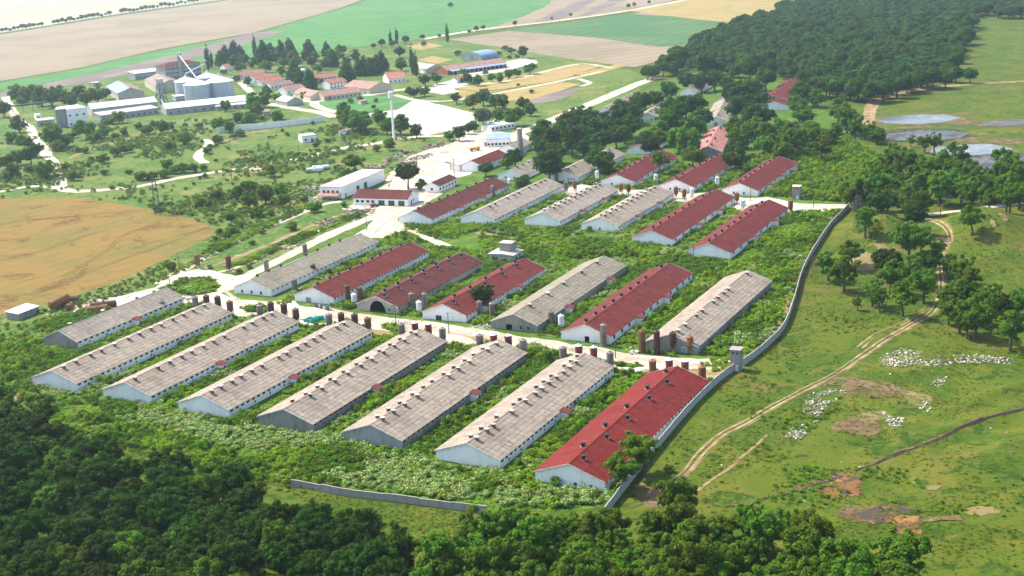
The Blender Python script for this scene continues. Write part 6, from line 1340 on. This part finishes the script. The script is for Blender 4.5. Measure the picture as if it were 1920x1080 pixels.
# rough herbs of the forest edge and pasture, thinner
X1, Y1, _, _ = scatter([(40, 745), (300, 850), (480, 905), (640, 912), (560, 930), (440, 905), (250, 868), (140, 850), (100, 812), (-60, 770), (-60, 730)], 1.7, rng)
X2, Y2, a2, b2 = scatter([(1340, 730), (1440, 660), (1500, 600), (1530, 480), (1600, 440), (1920, 420), (1920, 1090), (1700, 1090), (1440, 1020), (1290, 990), (1200, 930)], 2.6, rng); k = (fbm(X2, Y2, 12, 31) + rng.normal(size=len(X2)) * .3) > .75; k &= off_tracks(X2, Y2); X2, Y2 = X2[k], Y2[k]
X3, Y3, _, _ = scatter([(1500, 870), (1700, 880), (1760, 930), (1900, 1000), (1900, 1060), (1750, 1010), (1600, 930), (1480, 985), (1400, 960)], 1.5, rng); k = fbm(X3, Y3, 8, 33) > -.1; X3, Y3 = X3[k], Y3[k]
X4, Y4, _, _ = scatter([(1400, 690), (1500, 740), (1560, 720), (1600, 740), (1500, 830), (1440, 800), (1350, 760)], 1.8, rng); k = fbm(X4, Y4, 9, 36) > .1; X4, Y4 = X4[k], Y4[k]
HX = np.concatenate([X1, X2, X3, X4]); HY = np.concatenate([Y1, Y2, Y3, Y4]); HP = np.stack([HX, HY, H(HX, HY) - .1], 1)
scatter_object('pasture_herbs', HP, RNG.uniform(.22, .62, len(HX)), CL_D[:2] + CL_G[:2], 'low herbs and tussocks scattered over the pasture and forest edge')
XG, YG, _, _ = scatter([(1340, 725), (1440, 655), (1495, 600), (1515, 520), (1600, 430), (1700, 405), (1935, 395), (1935, 1095), (1700, 1095), (1440, 1020), (1290, 990), (1190, 940)], 1.25, rng); k = (fbm(XG, YG, 10, 35) + rng.normal(size=len(XG)) * .5) > .1; k &= off_tracks(XG, YG); XG, YG = XG[k], YG[k]
scatter_object('pasture_grass', np.stack([XG, YG, H(XG, YG) - .05], 1), RNG.uniform(.4, .9, len(XG)) * (1 + .3 * fbm(XG, YG, 6, 37)), GT, 'tufted grass of the pasture right of the wall')
XE, YE, _, _ = scatter([(545, 915), (640, 932), (760, 948), (925, 968), (880, 1030), (790, 1060), (700, 1010), (600, 975)], 1.1, rng)
scatter_object('verge_grass', np.stack([XE, YE, 0 * XE], 1), RNG.uniform(.35, .9, len(XE)), GT, 'grass strip between the stepped wall and the forest')
XM, YM, _, _ = scatter([(-100, 240), (60, 260), (330, 225), (620, 235), (800, 265), (740, 330), (640, 370), (420, 430), (260, 385), (100, 365), (-100, 380)], 3.4, rng); k = (fbm(XM, YM, 22, 41) + rng.normal(size=len(XM)) * .25) > .35; XM, YM = XM[k], YM[k]
XN, YN, _, _ = scatter([(300, 530), (400, 470), (600, 372), (640, 360), (560, 340), (470, 350), (420, 432), (350, 472), (200, 540), (60, 590), (-60, 625), (-60, 660), (120, 590)], 2.6, rng); k = fbm(XN, YN, 14, 43) > -.4; XN, YN = XN[k], YN[k]
MX = np.concatenate([XM, XN]); MY = np.concatenate([YM, YN]); scatter_object('meadow_herbs', np.stack([MX, MY, 0 * MX], 1), np.concatenate([RNG.uniform(.6, 1.7, len(XM)), RNG.uniform(.4, 1.0, len(XN))]), [clump('leaf_soft', 1.4, 1.3, 110, .26, 170 + i) for i in range(5)], 'rough herbs and low scrub of the meadow')
FX = np.array([p[0] for p in FAR_PTS]); FY = np.array([p[1] for p in FAR_PTS])
scatter_object('forest', np.stack([FX, FY, 0 * FX], 1), RNG.uniform(.7, 1.3, len(FX)), [v[0] for v in KIND['far_oak'][0]], 'deep mass of dark forest reaching to the upper right edge')
# rubble and litter
def stone_mesh(mat, seed, flat=.6):
    rg = np.random.default_rng(seed); mb = MB(); n = 7
    ring = [[(math.cos(t) * r * rg.uniform(.7, 1.2), math.sin(t) * r * rg.uniform(.7, 1.2), z) for t in np.linspace(0, 6.28, n, endpoint=False)] for r, z in ((.9, 0), (1, .35 * flat), (.5, .8 * flat))]
    vs = sum(ring, []); fs = [(k * n + i, k * n + (i + 1) % n, (k + 1) * n + (i + 1) % n, (k + 1) * n + i) for k in range(2) for i in range(n)] + [tuple(range(2 * n, 3 * n))]
    mb.add(vs, fs); return mb.mesh('stone', mat)
def slab_mesh(mat, seed):
    rg = np.random.default_rng(seed); mb = MB(); mb.box(-rg.uniform(.6, 1.6), rg.uniform(.6, 1.6), -.4, rg.uniform(.2, .6), 0, rg.uniform(.1, .4)); return mb.mesh('slab', mat)
STN = [stone_mesh('rubble', i) for i in range(3)] + [slab_mesh('rubble', i) for i in range(2)] + [stone_mesh('scrap', 5), slab_mesh('wall_cream', 7)]
SCM = [slab_mesh('scrap', i) for i in range(5)] + [stone_mesh('scrap', i + 9) for i in range(2)] + [slab_mesh('rubble', 9), slab_mesh('rust_orange', 3)]
def heap(name, poly, sp, meshes, lo, hi, label, thr=-.2, tall=0.0, seed=0):
    X, Y, _, _ = scatter(poly, sp, rng); v = fbm(X, Y, 4, 50 + seed); k = (v > thr) & off_barns(X, Y, .3); X, Y, v = X[k], Y[k], v[k]
    return scatter_object(name, np.stack([X, Y, H(X, Y) + np.clip(v, 0, 1) * tall + .02], 1), RNG.uniform(lo, hi, len(X)), meshes, label, .35)
heap('rubble', [(1650, 668), (1690, 655), (1760, 666), (1830, 663), (1905, 674), (1900, 684), (1800, 682), (1760, 690), (1690, 690), (1655, 685)], .75, STN, .1, .42, 'white rubble strewn in a band on the pasture', -.6, .3, 1)
heap('rubble', [(1470, 820), (1500, 785), (1515, 740), (1560, 728), (1590, 735), (1545, 765), (1530, 800), (1500, 825)], .7, STN, .1, .42, 'white rubble heap beside the wheel track', -.4, .3, 2)
heap('rubble', [(1640, 755), (1660, 750), (1695, 775), (1690, 802), (1668, 800), (1655, 775)], .7, STN, .1, .42, 'white rubble heap right of the brown earth', -.25, .3, 3)
heap('rubble', [(1720, 765), (1735, 735), (1760, 700), (1775, 705), (1755, 745), (1740, 775)], .8, STN, .1, .38, 'white rubble streak farther right', -.05, .2, 4)
heap('litter', [(1340, 730), (1440, 660), (1500, 600), (1900, 700), (1900, 900), (1500, 950), (1250, 900)], 9, STN, .12, .32, 'white litter sprinkled over the pasture', .0, 0, 5)
heap('scrap_heap', [(655, 330), (690, 312), (720, 302), (745, 290), (790, 275), (835, 268), (830, 276), (780, 284), (740, 302), (715, 318), (690, 328)], 1.8, SCM, .6, 1.5, 'long heap of rusty scrap along the yard edge', -.5, .9, 6)
heap('scrap_heap', [(748, 305), (780, 294), (810, 288), (812, 294), (780, 302), (755, 310)], 1.6, SCM, .6, 1.4, 'dark scrap heap in the middle of the yard', -.6, .8, 7)
heap('scrap_heap', [(640, 398), (660, 392), (705, 395), (700, 405), (660, 412)], 1.3, SCM, .4, 1.0, 'rubbish heap before the workshop', -.5, .6, 8)
heap('scrap_heap', [(590, 420), (620, 408), (650, 402), (655, 412), (620, 424), (600, 428)], 1.4, SCM[:3], .4, 1.1, 'brown timber heap beside the pale road', -.4, .5, 9)
heap('rubble', [(318, 560), (345, 550), (372, 552), (368, 562), (335, 566)], .9, STN + SCM[:2], .3, .8, 'heap of grey stones behind the leftmost barns', -.6, .5, 10)
heap('rubble', [(560, 358), (600, 345), (625, 352), (640, 375), (600, 378), (575, 372)], 1.3, STN, .3, .9, 'pale rubble beside the white garage', -.2, .4, 11)
heap('litter', [(716, 600), (745, 602), (768, 590), (792, 596), (800, 606), (760, 606)], .7, STN + SCM[:3], .15, .4, 'rubbish strewn right of the arched opening', -.5, .3, 12)
heap('litter', [(790, 552), (830, 535), (880, 508), (886, 512), (840, 540), (800, 562)], 1.0, STN, .15, .4, 'pale rubbish along the right wall of the arched barn', -.1, .2, 13)
heap('rubble', [(870, 606), (900, 598), (935, 610), (925, 622), (880, 616)], .8, STN, .15, .5, 'rubble between two second-row gables', -.4, .3, 14)
heap('rubble', [(1165, 650), (1200, 640), (1205, 660), (1185, 668)], .7, STN + SCM[-1:], .2, .6, 'rubble heap left of the four rusty silos', -.4, .5, 15)
heap('rubble', [(430, 505), (520, 470), (600, 430), (690, 400), (690, 404), (610, 440), (530, 478), (440, 514)], 2.2, STN + SCM[:2], .3, .8, 'broken stones along the old foundations beside the pale road', -.1, .2, 16)
heap('litter', [(90, 590), (130, 575), (160, 600), (60, 660), (20, 660)], 2.4, STN, .2, .6, 'pale rubbish among the weeds left of the front row', 0, 0, 17)
heap('rubble', [(180, 555), (240, 545), (290, 532), (285, 536), (220, 552), (160, 566), (10, 590), (20, 586)], 1.8, STN, .2, .6, 'stones along the wheat field edge', 0, .1, 18)
heap('litter', [(960, 680), (1000, 672), (1030, 690), (980, 700)], 1.2, STN, .15, .4, 'pale rubbish at the rear of the sixth front-row barn', 0, 0, 19)

heap('litter', [(655, 390), (720, 345), (735, 318), (800, 282), (860, 266), (925, 248), (985, 255), (905, 310), (850, 345), (770, 398)], 7, SCM + STN, .2, .7, 'odds and ends lying about the upper yard', -.1, 0, 21)
heap('litter', [(420, 548), (560, 578), (745, 600), (870, 616), (1005, 636), (1200, 668), (1370, 684), (1330, 706), (1090, 668), (850, 645), (665, 608), (450, 594)], 3.6, STN + SCM[:2], .1, .35, 'small stones and rubbish strewn along the main farm road', .1, 0, 22)
heap('litter', [(700, 215), (780, 190), (900, 216), (845, 246), (775, 246)], 9, SCM[:4], .4, 1.0, 'scraps lying on the paved lot', .2, 0, 23)
# labels of the single trees: by their look and by the landmark they stand next to
LM = np.array([(x, y) for _, x, y in LAND]); LP = np.array([PX((x, y, 0)) for _, x, y in LAND]); LP = LP.reshape(-1, 2)
from collections import defaultdict
fam = defaultdict(list)
EXTRA = [('the slurry ponds', 1750, 250), ('the two grassy mounds', 1645, 470), ('the wheel track bend', 1764, 560), ('the pale path at the right edge', 1850, 392), ('the path bend in the meadow', 380, 285), ('the curving dirt road at the left', 100, 310), ('the golden plots', 1000, 150), ('the paved lot', 800, 222), ('the wheat field corner', 404, 433), ('the far road', 900, 56), ('the ruined wall', 500, 242), ('the stepped wall', 740, 945), ('the lawn', 660, 198)]
for nm, x, y in EXTRA:
    g = G(x, y); LM = np.vstack([LM, g[:2]]); LP = np.vstack([LP, [x, y]]); LAND.append((nm, g[0], g[1]))
for t, kind, x, y in TREES:
    q = np.array(PX((x, y, 0))); d = np.hypot(*((LP - q) * [1, 1.6]).T); j = int(np.argmin(d)); dx, dy = q - LP[j]
    rel = ('right of' if dx > 0 else 'left of') if abs(dx) > abs(dy) * 1.1 else ('behind' if dy < 0 else 'in front of')
    fam[(kind, rel, LAND[j][0])].append((q[0], t))
for (kind, rel, ph), lst in fam.items():
    lst.sort(key=lambda a: a[0]); n = len(lst)
    for i, (_, t) in enumerate(lst):
        base = f'{LOOK[kind]} {rel} {ph}'
        if n > 1:
            lk = LOOK[kind]; base = f'{ORD[i]} {lk} from left, {rel} {ph}' if i < 20 else f'{lk} {rel} {ph}'
        w = base.split()
        tag(t, ' '.join(w[:16]), None, NAMES[kind][1] + 's standing about the farm and meadow')

# ---------------------------------------------------------------- haze of the summer air
mb = MB(); mb.box(-14000, 14000, -14000, 14000, -2.0, 137.0)
m = bpy.data.materials.new('haze_air'); m.use_nodes = True; nt = m.node_tree; MAT['haze_air'] = m
nt.nodes.remove(nt.nodes['Principled BSDF'])
pv = nt.nodes.new('ShaderNodeVolumePrincipled'); pv.inputs['Color'].default_value = (.66, .85, 1.0, 1); pv.inputs['Density'].default_value = .000064; pv.inputs['Anisotropy'].default_value = .5
nt.links.new(pv.outputs[0], nt.nodes['Material Output'].inputs['Volume'])
tag(mb.build('haze', 'haze_air'), 'pale summer haze over the land', None, None, 'stuff')
